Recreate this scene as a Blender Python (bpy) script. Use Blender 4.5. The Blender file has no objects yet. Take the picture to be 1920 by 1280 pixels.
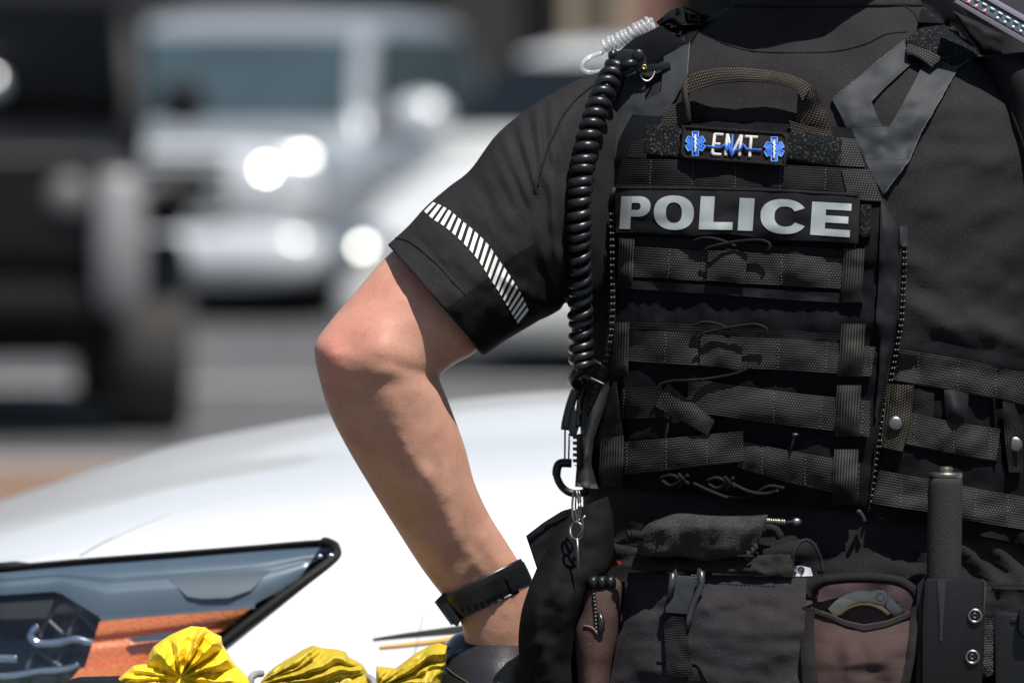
import bpy, bmesh, math, random
import numpy as np
from mathutils import Vector, Matrix, noise
from mathutils.bvhtree import BVHTree
random.seed(7)
R = math.radians
scene = bpy.context.scene
col = scene.collection

# ------------------------------------------------------------ camera, sky, sun
F = 13973.3                                   # focal length in photo pixels (262 mm on 36 mm)
T = math.atan(557.0 / F)                      # the camera looks slightly down
CAM = Vector((0, 0, 1.57))
RT, FW, UP = Vector((1, 0, 0)), Vector((0, math.cos(T), -math.sin(T))), Vector((0, math.sin(T), math.cos(T)))
cd = bpy.data.cameras.new('camera')
cam = bpy.data.objects.new('camera', cd); col.objects.link(cam)
cam.location = CAM; cam.rotation_euler = (math.pi / 2 - T, 0, 0)
cd.lens = F * 36 / 1920; cd.sensor_width = 36; cd.clip_start = 0.1; cd.clip_end = 600
cd.dof.use_dof = True; cd.dof.focus_distance = 7.0
cd.dof.aperture_fstop = cd.lens / 47.0
scene.camera = cam

SUN = Vector((0.20, -0.39, 0.90)).normalized()  # towards the sun
w = bpy.data.worlds.new('World'); scene.world = w; w.use_nodes = True
nt = w.node_tree; bg = nt.nodes['Background']
sky = nt.nodes.new('ShaderNodeTexSky'); sky.sky_type = 'NISHITA'; sky.sun_disc = False
sky.sun_elevation = math.asin(SUN.z); sky.sun_rotation = math.atan2(SUN.x, SUN.y)
nt.links.new(sky.outputs[0], bg.inputs[0]); bg.inputs[1].default_value = 0.058
ld = bpy.data.lights.new('sun', 'SUN'); ld.energy = 5.0; ld.angle = R(0.5); ld.color = (1, .965, .92)
lo = bpy.data.objects.new('sun', ld); col.objects.link(lo)
lo.rotation_euler = SUN.to_track_quat('Z', 'Y').to_euler()
scene.view_settings.view_transform = 'Standard'; scene.view_settings.look = 'None'
scene.view_settings.gamma = 1; scene.view_settings.exposure = 0.45
scene.render.engine = 'CYCLES'
scene.cycles.use_denoising = True
scene.cycles.max_bounces = 8
scene.cycles.sample_clamp_indirect = 6

# ------------------------------------------------------------ space helpers
def Q(px, py, dz=0.0):
    d = 7.0 + dz
    return CAM + FW * d + RT * (d * (px - 960) / F) - UP * (d * (py - 640) / F)
def dz_of(p): return (p - CAM).dot(FW) - 7.0
M_PX = 7.0 / F                                 # metres per photo pixel in the focal plane

def resample(poly, n):
    p = np.array(poly, float)
    if len(p) == 1: return np.repeat(p, n, 0)
    s = np.concatenate([[0], np.cumsum(np.hypot(*np.diff(p[:, :2], axis=0).T))])
    t = np.linspace(0, s[-1], n)
    return np.stack([np.interp(t, s, p[:, k]) for k in range(p.shape[1])], 1)

def catmull(st, per, closed=False):
    p = np.array(st, float); n = len(p); out = []
    segs = n if closed else n - 1
    for i in range(segs):
        if closed: a, b, c, d = p[(i-1) % n], p[i], p[(i+1) % n], p[(i+2) % n]
        else:
            b, c = p[i], p[i+1]
            a = p[i-1] if i > 0 else 2*b - c
            d = p[i+2] if i + 2 < n else 2*c - b
        for k in range(per):
            t = k / per
            out.append(0.5*((2*b) + (c-a)*t + (2*a-5*b+4*c-d)*t*t + (3*b-a-3*c+d)*t**3))
    if not closed: out.append(p[-1])
    return np.array(out)

# ------------------------------------------------------------ object helpers
def setp(o, label=None, cat=None, group=None, kind=None):
    if label: o['label'] = label
    if cat: o['category'] = cat
    if group: o['group'] = group
    if kind: o['kind'] = kind
    return o
def attach(o, parent):
    if parent is not None:
        o.parent = parent
        o.matrix_parent_inverse = (WM(parent)).inverted()
def WM(o):
    m = Matrix.LocRotScale(o.location, o.rotation_euler, o.scale)
    if o.parent: return WM(o.parent) @ o.matrix_parent_inverse @ m
    return m
def thing(name, loc, label, cat, group=None, rz=0):
    o = bpy.data.objects.new(name, None); col.objects.link(o)
    o.location = loc; o.rotation_euler = (0, 0, rz); o.empty_display_size = .05
    return setp(o, label, cat, group)
def mk(name, geo, mat, parent=None, smooth=True, local=False):
    verts, faces = geo[0], geo[1]
    me = bpy.data.meshes.new(name)
    me.from_pydata([tuple(v) for v in verts], [], faces)
    if len(geo) > 2 and geo[2] is not None:
        uv = me.uv_layers.new(name='UVMap')
        vi = np.zeros(len(me.loops), int); me.loops.foreach_get('vertex_index', vi)
        uv.data.foreach_set('uv', np.array(geo[2], float)[vi].ravel())
    if len(geo) > 3 and geo[3]:
        sh = set(geo[3]); at = me.attributes.new('sharp_edge', 'BOOLEAN', 'EDGE')
        at.data.foreach_set('value', [tuple(sorted(e.vertices)) in sh for e in me.edges])
    if smooth: me.polygons.foreach_set('use_smooth', [True]*len(me.polygons))
    me.materials.append(mat); me.update()
    o = bpy.data.objects.new(name, me); col.objects.link(o)
    if local: o.parent = parent
    else: attach(o, parent)
    return o
def join(*geos):
    V, Fc, U, S = [], [], [], []
    for g in geos:
        k = len(V)
        V += list(g[0]); Fc += [tuple(i+k for i in f) for f in g[1]]
        U += list(g[2]) if len(g) > 2 and g[2] is not None else [(0, 0)]*len(g[0])
        if len(g) > 3 and g[3]: S += [(a+k, b+k) for a, b in g[3]]
    return V, Fc, U, S

# ------------------------------------------------------------ materials
def nodes(name):
    m = bpy.data.materials.new(name); m.use_nodes = True
    nt = m.node_tree; return m, nt, nt.nodes['Principled BSDF']
def N(nt, t, **kw):
    n = nt.nodes.new(t)
    for k, v in kw.items():
        if k.startswith('i_'): n.inputs[k[2:].replace('_', ' ')].default_value = v
        else: setattr(n, k, v)
    return n
def c4(c): return (c[0], c[1], c[2], 1)
def plain(name, c, rough=.5, metal=0, spec=.5, coat=0, bump=0, bscale=300, var=0.0, vscale=40):
    m, nt, b = nodes(name)
    b.inputs['Roughness'].default_value = rough; b.inputs['Metallic'].default_value = metal
    b.inputs['Specular IOR Level'].default_value = spec; b.inputs['Coat Weight'].default_value = coat
    b.inputs['Coat Roughness'].default_value = .05
    tc = N(nt, 'ShaderNodeTexCoord')
    n1 = N(nt, 'ShaderNodeTexNoise', i_Scale=vscale, i_Detail=6.0)
    nt.links.new(tc.outputs['Object'], n1.inputs['Vector'])
    mx = N(nt, 'ShaderNodeMix', data_type='RGBA')
    mx.inputs[6].default_value = c4([x*(1-var) for x in c]); mx.inputs[7].default_value = c4([x*(1+var) for x in c])
    nt.links.new(n1.outputs['Fac'], mx.inputs[0]); nt.links.new(mx.outputs[2], b.inputs['Base Color'])
    if bump:
        n2 = N(nt, 'ShaderNodeTexNoise', i_Scale=bscale, i_Detail=3.0)
        nt.links.new(tc.outputs['Object'], n2.inputs['Vector'])
        bp = N(nt, 'ShaderNodeBump', i_Strength=bump, i_Distance=.001)
        nt.links.new(n2.outputs['Fac'], bp.inputs['Height']); nt.links.new(bp.outputs[0], b.inputs['Normal'])
    return m
def fabric(name, c, fleck=(.16, .14, .13), rough=.85, fscale=700, famt=.5, bump=.35, var=.25, vscale=18, spec=.09, sheen=.0, thr=.58):
    m, nt, b = nodes(name)
    b.inputs['Roughness'].default_value = rough; b.inputs['Specular IOR Level'].default_value = spec
    b.inputs['Sheen Weight'].default_value = sheen; b.inputs['Sheen Roughness'].default_value = .5
    tc = N(nt, 'ShaderNodeTexCoord')
    big = N(nt, 'ShaderNodeTexNoise', i_Scale=vscale, i_Detail=5.0)
    fine = N(nt, 'ShaderNodeTexNoise', i_Scale=fscale, i_Detail=2.0)
    for n in (big, fine): nt.links.new(tc.outputs['Object'], n.inputs['Vector'])
    mx = N(nt, 'ShaderNodeMix', data_type='RGBA')
    mx.inputs[6].default_value = c4([x*(1-var) for x in c]); mx.inputs[7].default_value = c4([x*(1+var) for x in c])
    nt.links.new(big.outputs['Fac'], mx.inputs[0])
    mr = N(nt, 'ShaderNodeMapRange'); mr.inputs[1].default_value = thr; mr.inputs[2].default_value = thr + .17
    mr.inputs[4].default_value = famt
    nt.links.new(fine.outputs['Fac'], mr.inputs[0])
    m2 = N(nt, 'ShaderNodeMix', data_type='RGBA'); m2.inputs[7].default_value = c4(fleck)
    nt.links.new(mr.outputs[0], m2.inputs[0]); nt.links.new(mx.outputs[2], m2.inputs[6])
    nt.links.new(m2.outputs[2], b.inputs['Base Color'])
    bp = N(nt, 'ShaderNodeBump', i_Strength=bump, i_Distance=.0012)
    nt.links.new(fine.outputs['Fac'], bp.inputs['Height']); nt.links.new(bp.outputs[0], b.inputs['Normal'])
    return m
def weave(name, c_lo, c_hi, pu=.0042, pv=.0034, rough=.75, bump=.6, stagger=True, spec=.12):
    """woven nylon: UVs are metres; raised yarn crossings are coloured paler, as if catching the light"""
    m, nt, b = nodes(name)
    b.inputs['Roughness'].default_value = rough; b.inputs['Specular IOR Level'].default_value = spec
    uv = N(nt, 'ShaderNodeUVMap'); sp = N(nt, 'ShaderNodeSeparateXYZ'); nt.links.new(uv.outputs[0], sp.inputs[0])
    def mth(op, a, bv=None):
        n = N(nt, 'ShaderNodeMath', operation=op)
        for i, s in enumerate((a, bv)):
            if s is None: continue
            if isinstance(s, (int, float)): n.inputs[i].default_value = s
            else: nt.links.new(s, n.inputs[i])
        return n.outputs[0]
    u = mth('MULTIPLY', sp.outputs[0], 2*math.pi/pu); v = mth('MULTIPLY', sp.outputs[1], 2*math.pi/pv)
    if stagger: u2 = mth('ADD', u, mth('MULTIPLY', v, .5))
    else: u2 = u
    h = mth('MULTIPLY', mth('ADD', mth('SINE', u2), 1.0), mth('ADD', mth('SINE', v), 1.0))
    h = mth('MULTIPLY', h, .25)
    tc = N(nt, 'ShaderNodeTexCoord')
    no = N(nt, 'ShaderNodeTexNoise', i_Scale=55.0, i_Detail=8.0, i_Roughness=.65); nt.links.new(tc.outputs['Object'], no.inputs['Vector'])
    k = mth('MULTIPLY', h, mth('ADD', no.outputs['Fac'], .35))
    mx = N(nt, 'ShaderNodeMix', data_type='RGBA'); mx.inputs[6].default_value = c4(c_lo); mx.inputs[7].default_value = c4(c_hi)
    nt.links.new(k, mx.inputs[0]); nt.links.new(mx.outputs[2], b.inputs['Base Color'])
    bp = N(nt, 'ShaderNodeBump', i_Strength=bump, i_Distance=.001)
    nt.links.new(h, bp.inputs['Height']); nt.links.new(bp.outputs[0], b.inputs['Normal'])
    return m
def skin_mat():
    m, nt, b = nodes('skin')
    b.inputs['Roughness'].default_value = .48; b.inputs['Specular IOR Level'].default_value = .35
    b.inputs['Subsurface Weight'].default_value = .12; b.inputs['Subsurface Scale'].default_value = .006
    b.inputs['Subsurface Radius'].default_value = (1, .35, .2)
    tc = N(nt, 'ShaderNodeTexCoord')
    a = N(nt, 'ShaderNodeTexNoise', i_Scale=26.0, i_Detail=6.0); f = N(nt, 'ShaderNodeTexNoise', i_Scale=420.0, i_Detail=3.0)
    f2 = N(nt, 'ShaderNodeTexNoise', i_Scale=170.0, i_Detail=6.0, i_Roughness=.7)
    for n in (a, f, f2): nt.links.new(tc.outputs['Object'], n.inputs['Vector'])
    r = N(nt, 'ShaderNodeValToRGB'); e = r.color_ramp.elements
    e[0].position = .3; e[0].color = (.40, .205, .140, 1); e[1].position = .72; e[1].color = (.54, .300, .212, 1)
    nt.links.new(a.outputs['Fac'], r.inputs[0])
    def near(pt, rad, k):
        dn = N(nt, 'ShaderNodeVectorMath', operation='DISTANCE'); nt.links.new(tc.outputs['Object'], dn.inputs[0]); dn.inputs[1].default_value = pt
        mr = N(nt, 'ShaderNodeMapRange', interpolation_type='SMOOTHSTEP'); mr.inputs[1].default_value = rad; mr.inputs[2].default_value = 0; mr.inputs[4].default_value = k
        nt.links.new(dn.outputs['Value'], mr.inputs[0]); return mr.outputs[0]
    g = N(nt, 'ShaderNodeMath', operation='ADD')
    nt.links.new(near(Q(605, 655, .0), .06, .6), g.inputs[0]); nt.links.new(near(Q(690, 560, .0), .085, .35), g.inputs[1])
    vo = N(nt, 'ShaderNodeTexVoronoi', i_Scale=75.0); nt.links.new(tc.outputs['Object'], vo.inputs['Vector'])
    fk = N(nt, 'ShaderNodeMapRange'); fk.inputs[1].default_value = .10; fk.inputs[2].default_value = .04; fk.inputs[4].default_value = .45; nt.links.new(vo.outputs['Distance'], fk.inputs[0])
    mx = N(nt, 'ShaderNodeMix', data_type='RGBA'); mx.inputs[7].default_value = (.58, .21, .17, 1)
    nt.links.new(g.outputs[0], mx.inputs[0]); nt.links.new(r.outputs[0], mx.inputs[6])
    m3 = N(nt, 'ShaderNodeMix', data_type='RGBA', blend_type='MULTIPLY'); m3.inputs[0].default_value = .35
    rr = N(nt, 'ShaderNodeValToRGB'); ee = rr.color_ramp.elements
    ee[0].position = .25; ee[0].color = (.60, .50, .45, 1); ee[1].position = .5; ee[1].color = (1, 1, 1, 1)
    nt.links.new(f2.outputs['Fac'], rr.inputs[0])
    nt.links.new(mx.outputs[2], m3.inputs[6]); nt.links.new(rr.outputs[0], m3.inputs[7])
    m4 = N(nt, 'ShaderNodeMix', data_type='RGBA'); m4.inputs[7].default_value = (.25, .10, .06, 1)
    nt.links.new(fk.outputs[0], m4.inputs[0]); nt.links.new(m3.outputs[2], m4.inputs[6]); nt.links.new(m4.outputs[2], b.inputs['Base Color'])
    ad = N(nt, 'ShaderNodeMath', operation='ADD'); nt.links.new(f.outputs['Fac'], ad.inputs[0]); nt.links.new(f2.outputs['Fac'], ad.inputs[1])
    bp = N(nt, 'ShaderNodeBump', i_Strength=.2, i_Distance=.001)
    nt.links.new(ad.outputs[0], bp.inputs['Height']); nt.links.new(bp.outputs[0], b.inputs['Normal'])
    return m
def clear(name, tint=(1, 1, 1), rough=.03, ior=1.45, milk=0):
    """thin clear plastic or glass: see-through with a Fresnel gloss"""
    m, nt, b = nodes(name); out = nt.nodes['Material Output']; nt.nodes.remove(b)
    tr = N(nt, 'ShaderNodeBsdfTransparent'); tr.inputs[0].default_value = c4(tint)
    gl = N(nt, 'ShaderNodeBsdfGlossy'); gl.inputs['Roughness'].default_value = rough
    lw = N(nt, 'ShaderNodeLayerWeight'); lw.inputs[0].default_value = .5
    pw = N(nt, 'ShaderNodeMath', operation='POWER'); pw.inputs[1].default_value = 5.0 if ior < 1.55 else 2.5
    nt.links.new(lw.outputs['Facing'], pw.inputs[0])
    fr = N(nt, 'ShaderNodeMapRange'); fr.inputs[3].default_value = ((ior-1)/(ior+1))**2; nt.links.new(pw.outputs[0], fr.inputs[0])
    mx = N(nt, 'ShaderNodeMixShader')
    nt.links.new(fr.outputs[0], mx.inputs[0]); nt.links.new(tr.outputs[0], mx.inputs[1]); nt.links.new(gl.outputs[0], mx.inputs[2])
    last = mx
    if milk:
        df = N(nt, 'ShaderNodeBsdfDiffuse'); df.inputs[0].default_value = (.75, .77, .78, 1)
        last = N(nt, 'ShaderNodeMixShader'); last.inputs[0].default_value = milk
        nt.links.new(mx.outputs[0], last.inputs[1]); nt.links.new(df.outputs[0], last.inputs[2])
    nt.links.new(last.outputs[0], out.inputs[0]); return m

M = dict(
    shirt=fabric('shirt_knit', (.0182, .0168, .0178), fleck=(.076, .070, .072), famt=.38, fscale=760, var=.3),
    side_mesh=fabric('underarm_mesh', (.0055, .0055, .006), famt=.1, fscale=900, bump=.15),
    skin=skin_mat(),
    trouser=fabric('trouser_cloth', (.010, .0095, .0095), famt=.25, fscale=800),
    reflect=plain('reflective_tape', (.66, .66, .62), .45, var=.06, vscale=120, bump=.1, bscale=900),
    hair=plain('hair', (.03, .02, .015), .6, bump=.6, bscale=400),
    boot=plain('boot_leather', (.02, .02, .02), .4, bump=.2, bscale=200),
    vest=fabric('vest_nylon', (.0040, .0049, .0062), fleck=(.05, .05, .05), famt=.25, fscale=850, bump=.2, var=.35, vscale=40),
    vest_side=fabric('vest_side_nylon', (.0105, .0113, .013), fleck=(.028, .028, .03), famt=.3, fscale=900, bump=.2, rough=.6),
    hypalon=fabric('rubberised_strap', (.026, .029, .033), fleck=(.05, .054, .058), famt=.2, fscale=95, bump=.12, var=.16, vscale=45, rough=.62, spec=.2, thr=.55),
    web=weave('webbing', (.0060, .0064, .0068), (.096, .0945, .090), pu=.0026, pv=.0023),
    webd=weave('webbing_dark', (.004, .0045, .005), (.030, .030, .030), pu=.0026, pv=.0023),
    elastic=weave('elastic_tape', (.0078, .0076, .0074), (.080, .075, .068), pu=.0600, pv=.0026, stagger=False),
    handle=weave('handle_webbing', (.0080, .0074, .0065), (.115, .098, .076), pu=.0026, pv=.0024),
    velcro=fabric('loop_fastener', (.005, .006, .007), fleck=(.075, .078, .075), famt=.8, fscale=430, bump=1.0, rough=.95, thr=.56),
    patch=fabric('patch_cloth', (.0125, .012, .0138), fleck=(.026, .024, .026), famt=.3, fscale=900, bump=.15),
    emt=fabric('patch_twill', (.018, .0135, .013), fleck=(.06, .045, .04), famt=.5, fscale=500, bump=.3),
    border=fabric('patch_border', (.010, .010, .011), famt=.2, fscale=600, bump=.5),
    silver=plain('reflective_lettering', (.30, .33, .335), .55, var=.07, vscale=70, bump=.08, bscale=700),
    thread=plain('white_thread', (.50, .485, .45), .6, bump=.7, bscale=800, var=.12, vscale=300),
    blue=plain('blue_thread', (.012, .11, .48), .55, bump=.5, bscale=800, var=.1, vscale=300),
    bluel=plain('pale_blue_thread', (.10, .28, .68), .55),
    rubber=plain('black_rubber', (.008, .009, .010), .34, bump=.05, bscale=200, spec=.5),
    plastic=plain('black_plastic', (.009, .010, .0115), .36, spec=.3, bump=.12, bscale=500, var=.2),
    holder=plain('moulded_holder', (.0055, .006, .0068), .42, spec=.28, bump=.25, bscale=250, var=.35, vscale=30),
    cord=plain('shock_cord', (.0085, .0085, .0085), .7, spec=.12, bump=.4, bscale=900),
    bead=plain('coil_zip_nylon', (.014, .015, .017), .3, spec=.6),
    steel=plain('bright_steel', (.24, .24, .24), .36, metal=1, var=.1),
    nickel=plain('worn_nickel', (.29, .28, .235), .36, metal=1, var=.25, vscale=90),
    brass=plain('brass', (.6, .42, .12), .3, metal=1),
    foam=fabric('foam_grip', (.030, .029, .029), fleck=(.055, .053, .052), famt=.45, fscale=380, bump=.5, rough=.9),
    pouch=fabric('pouch_canvas', (.0230, .0208, .0235), fleck=(.052, .047, .050), famt=.5, fscale=520, bump=.45, var=.35, vscale=26),
    pouchb=fabric('pouch_canvas_dark', (.018, .0172, .017), fleck=(.05, .047, .043), famt=.4, fscale=600, bump=.4),
    velvet=fabric('brushed_roll', (.028, .027, .026), fleck=(.095, .09, .084), famt=.6, fscale=420, bump=.8, var=.5, vscale=40),
    brown=weave('faded_brown_nylon', (.036, .023, .0215), (.105, .068, .061), pu=.0018, pv=.0018, bump=.3, rough=.8),
    binding=fabric('binding_tape', (.013, .0125, .0115), fleck=(.045, .042, .036), famt=.5, fscale=700, bump=.4),
    cloth=fabric('black_cloth', (.006, .0063, .007), fleck=(.022, .022, .024), famt=.35, fscale=700, bump=.4, var=.4),
    brownp=fabric('brown_cloth', (.060, .036, .032), fleck=(.13, .085, .075), famt=.5, fscale=600, bump=.4),
    red=plain('red_tab', (.55, .03, .02), .6), paper=plain('white_label', (.72, .74, .74), .5), ink=plain('label_ink', (.01, .012, .03), .5),
    leather=plain('black_leather', (.017, .017, .019), .36, bump=.22, bscale=330, var=.2),
    tube=clear('clear_vinyl', (.90, .91, .92), .10, 1.6, .30), radio=plain('radio_case', (.035, .035, .037), .35),
    rface=plain('radio_face', (.09, .13, .15), .25), pink=plain('pink_mark', (.75, .25, .27), .5), icon=plain('pale_icon', (.6, .72, .75), .5),
    redge=plain('radio_edge', (.42, .36, .45), .3, metal=.6),
    paint=plain('white_paint', (.75, .755, .755), .28, coat=.6, var=.01),
    lens=clear('lens_cover', (.90, .93, .95), .02, 1.5), gasket=plain('black_gasket', (.008, .009, .009), .6, spec=.2),
    refl=plain('lamp_reflector', (.095, .125, .155), .4, var=.08), refld=plain('lamp_recess', (.055, .07, .085), .45),
    chrome=plain('chrome', (.80, .82, .84), .12, metal=1), lampin=plain('lamp_interior', (.012, .016, .018), .2, coat=.5, var=.3, vscale=30),
    rib=plain('lamp_rib', (.075, .07, .07), .35), black_decal=plain('black_decal', (.015, .02, .02), .4), gold=plain('gold_decal', (.75, .42, .10), .4),
    yellow=plain('yellow_raincloth', (.74, .53, .02), .42, bump=.15, bscale=500, var=.12, vscale=12, spec=.45),
    buckle=plain('buckle_plastic', (.026, .029, .032), .32, bump=.1, bscale=500),
    greycord=plain('grey_cord', (.22, .23, .24), .6, bump=.5, bscale=600),
    tyre=plain('tyre_rubber', (.045, .042, .039), .85, bump=.5, bscale=40), alloy=plain('alloy', (.35, .35, .36), .35, metal=.8),
)
def amber():
    m, nt, b = nodes('amber_reflector')
    uv = N(nt, 'ShaderNodeTexCoord'); v = N(nt, 'ShaderNodeTexVoronoi', i_Scale=300.0); nt.links.new(uv.outputs['Object'], v.inputs['Vector'])
    r = N(nt, 'ShaderNodeValToRGB'); e = r.color_ramp.elements
    e[0].color = (1.0, .30, .10, 1); e[1].position = .8; e[1].color = (.88, .20, .06, 1)
    nt.links.new(v.outputs['Distance'], r.inputs[0]); nt.links.new(r.outputs[0], b.inputs['Base Color'])
    b.inputs['Roughness'].default_value = .3; b.inputs['Coat Weight'].default_value = .4
    bp = N(nt, 'ShaderNodeBump', i_Strength=.5, i_Distance=.001); nt.links.new(v.outputs['Distance'], bp.inputs['Height']); nt.links.new(bp.outputs[0], b.inputs['Normal'])
    return m
M['amber'] = amber()

# ------------------------------------------------------------ geometry makers
def depthfn(bvh, xc, yc=None, rise=.0006):
    cache = {}
    def fn(px, py):
        k = (round(px*2), round(py*2))
        if k in cache: return cache[k]
        x, y, n = px, py, 0
        while n < 120:
            d = (Q(x, y) - CAM).normalized()
            loc, nor, i, dist = bvh.ray_cast(CAM, d)
            if loc is not None: break
            x += 3 if x < xc else -3
            if yc is not None and y < yc: y += 3
            n += 1
        v = (dz_of(loc) if loc is not None else .2) + n*3*rise
        cache[k] = v; return v
    return fn
def bvh_of(geo): return BVHTree.FromPolygons([Vector(v) for v in geo[0]], geo[1])

def sheet(A, B, depth, lift=.004, thick=.002, nx=24, ny=8, puff=0, pk=4, fn=None, edge=0):
    """a piece of cloth, tape or skin laid over a surface, between two pixel polylines; closed, with thickness"""
    a, b = resample(A, nx+1), resample(B, nx+1)
    V, U = [], []
    L = np.hypot(*np.diff((a+b)/2, axis=0).T).sum()*M_PX; W = np.hypot(*(a-b).T).mean()*M_PX
    for back in (0, 1):
        for i in range(nx+1):
            for j in range(ny+1):
                u, v = i/nx, j/ny
                x, y = a[i]*(1-v) + b[i]*v
                d = depth(x, y) - lift
                prof = (1-abs(2*u-1)**pk)*(1-abs(2*v-1)**pk)
                d -= puff*prof
                if edge: d += edge*(1-(1-abs(2*u-1)**12)*(1-abs(2*v-1)**8))
                if fn: d -= fn(u, v, x, y)
                V.append(Q(x, y, d + back*thick + (back*puff*prof*.9))); U.append((u*L, v*W))
    n = (nx+1)*(ny+1); Fc = []; S = []
    I = lambda i, j, k=0: k*n + i*(ny+1) + j
    for i in range(nx):
        for j in range(ny):
            Fc.append((I(i, j), I(i, j+1), I(i+1, j+1), I(i+1, j)))
            Fc.append((I(i, j, 1), I(i+1, j, 1), I(i+1, j+1, 1), I(i, j+1, 1)))
    ring = [(i, 0) for i in range(nx)] + [(nx, j) for j in range(ny)] + [(i, ny) for i in range(nx, 0, -1)] + [(0, j) for j in range(ny, 0, -1)]
    for k in range(len(ring)):
        p, q = ring[k], ring[(k+1) % len(ring)]
        Fc.append((I(*p), I(*q), I(*q, 1), I(*p, 1)))
        for kk in (0, 1): S.append(tuple(sorted((I(*p, kk), I(*q, kk)))))
    return V, Fc, U, S

def tube(pts, r, seg=8, closed=False, flat=1.0):
    pts = [Vector(p) for p in pts]; n = len(pts)
    rr = r if isinstance(r, (list, tuple)) else [r]*n
    V, Fc = [], []; up = None
    for i in range(n):
        if closed: t = pts[(i+1) % n] - pts[i-1]
        else: t = pts[min(i+1, n-1)] - pts[max(i-1, 0)]
        t.normalize()
        if up is None: up = t.orthogonal()
        up = (up - t*up.dot(t)).normalized(); s = t.cross(up)
        for k in range(seg):
            a = 2*math.pi*k/seg
            V.append(pts[i] + (up*math.cos(a)*flat + s*math.sin(a))*rr[i])
    m = n if closed else n-1
    for i in range(m):
        for k in range(seg):
            a, b = i*seg+k, i*seg+(k+1) % seg
            c, d = ((i+1) % n)*seg+(k+1) % seg, ((i+1) % n)*seg+k
            Fc.append((a, b, c, d))
    if not closed:
        Fc.append(tuple(range(seg))[::-1]); Fc.append(tuple((n-1)*seg+k for k in range(seg)))
    return V, Fc, None, None

def loft(st, per=6, seg=28, disp=None, exp=1.0):
    """stations (lx,ly,rx,ry,dz,half_depth): closed body between two silhouette lines"""
    s = catmull(st, per); V, Fc = [], []
    n = len(s)
    for row in s:
        lx, ly, rx, ry, dz, hd = row
        cx, cy, hx, hy = (lx+rx)/2, (ly+ry)/2, (rx-lx)/2, (ry-ly)/2
        for k in range(seg):
            a = 2*math.pi*k/seg
            c, q = math.cos(a), math.sin(a)
            if exp != 1:
                c = math.copysign(abs(c)**exp, c); q = math.copysign(abs(q)**exp, q)
            x, y = cx + hx*c, cy + hy*c
            d = dz - hd*q
            if disp: d -= disp(x, y)*max(0, q)**.5 if q > 0 else 0
            V.append(Q(x, y, d))
    for i in range(n-1):
        for k in range(seg):
            Fc.append((i*seg+k, i*seg+(k+1) % seg, (i+1)*seg+(k+1) % seg, (i+1)*seg+k))
    Fc.append(tuple(range(seg))[::-1]); Fc.append(tuple((n-1)*seg+k for k in range(seg)))
    return V, Fc, None, None

def prism(outline, dz, thick, bev=.0015, tilt=None):
    """a moulded plate: pixel outline at depth dz (front), extruded away, with rounded edges"""
    bm = bmesh.new()
    f = []
    for x, y in outline:
        d = dz + (tilt(x, y) if tilt else 0)
        f.append((bm.verts.new(Q(x, y, d)), bm.verts.new(Q(x, y, d + thick))))
    n = len(f)
    bm.faces.new([a for a, b in f][::-1]); bm.faces.new([b for a, b in f])
    for i in range(n):
        j = (i+1) % n
        bm.faces.new((f[i][0], f[j][0], f[j][1], f[i][1]))
    bmesh.ops.recalc_face_normals(bm, faces=bm.faces)
    if bev:
        front = [e for e in bm.edges if all(v in {a for a, b in f} for v in e.verts)]
        bmesh.ops.bevel(bm, geom=front, offset=bev, segments=2, affect='EDGES', profile=.6)
    bm.normal_update()
    V = [v.co.copy() for v in bm.verts]; bm.verts.index_update()
    Fc = [tuple(v.index for v in fa.verts) for fa in bm.faces]
    S = [tuple(sorted(v.index for v in e.verts)) for e in bm.edges if len(e.link_faces) == 2 and e.calc_face_angle(0) > .6]
    bm.free(); return V, Fc, None, S

def ball(c, r, seg=10, rings=6, sx=1, sy=1, sz=1):
    V, Fc = [Vector((0, 0, 1))], []
    for i in range(1, rings):
        for k in range(seg):
            a, b = math.pi*i/rings, 2*math.pi*k/seg
            V.append(Vector((math.sin(a)*math.cos(b), math.sin(a)*math.sin(b), math.cos(a))))
    V.append(Vector((0, 0, -1)))
    for k in range(seg): Fc.append((0, 1+k, 1+(k+1) % seg)); Fc.append((len(V)-1, 1+(rings-2)*seg+(k+1) % seg, 1+(rings-2)*seg+k))
    for i in range(rings-2):
        for k in range(seg):
            a = 1+i*seg; Fc.append((a+k, a+seg+k, a+seg+(k+1) % seg, a+(k+1) % seg))
    return [c + Vector((v.x*r*sx, v.y*r*sy, v.z*r*sz)) for v in V], Fc, None, None

def disc(px, py, dz, r, h=.004, seg=20, dome=.3, prof=None):
    """a round stud facing the camera: lathe about the view axis; prof = [(radius, height)] in units of r and h"""
    prof = prof or [(1, 0), (1, .45), (.85, .75), (.5, .95), (0.001, 1)]
    V, Fc = [], []
    c = Q(px, py, dz)
    for rr, hh in prof:
        for k in range(seg):
            a = 2*math.pi*k/seg
            V.append(c + RT*(math.cos(a)*r*rr) + UP*(math.sin(a)*r*rr) - FW*(h*hh))
    for i in range(len(prof)-1):
        for k in range(seg): Fc.append((i*seg+k, i*seg+(k+1) % seg, (i+1)*seg+(k+1) % seg, (i+1)*seg+k))
    return V, Fc, None, None

def ridge(x, y, lines):
    h = 0
    for x0, y0, x1, y1, amp, wid in lines:
        dx, dy = x1-x0, y1-y0; L2 = dx*dx+dy*dy
        t = max(0, min(1, ((x-x0)*dx+(y-y0)*dy)/L2))
        d2 = (x-x0-dx*t)**2 + (y-y0-dy*t)**2
        h += amp*math.exp(-d2/(wid*wid))
    return h
def fbm(x, y, s, z=0, o=3):
    return noise.fractal(Vector((x/s, y/s, z)), 1.0, 2.0, o)
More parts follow.
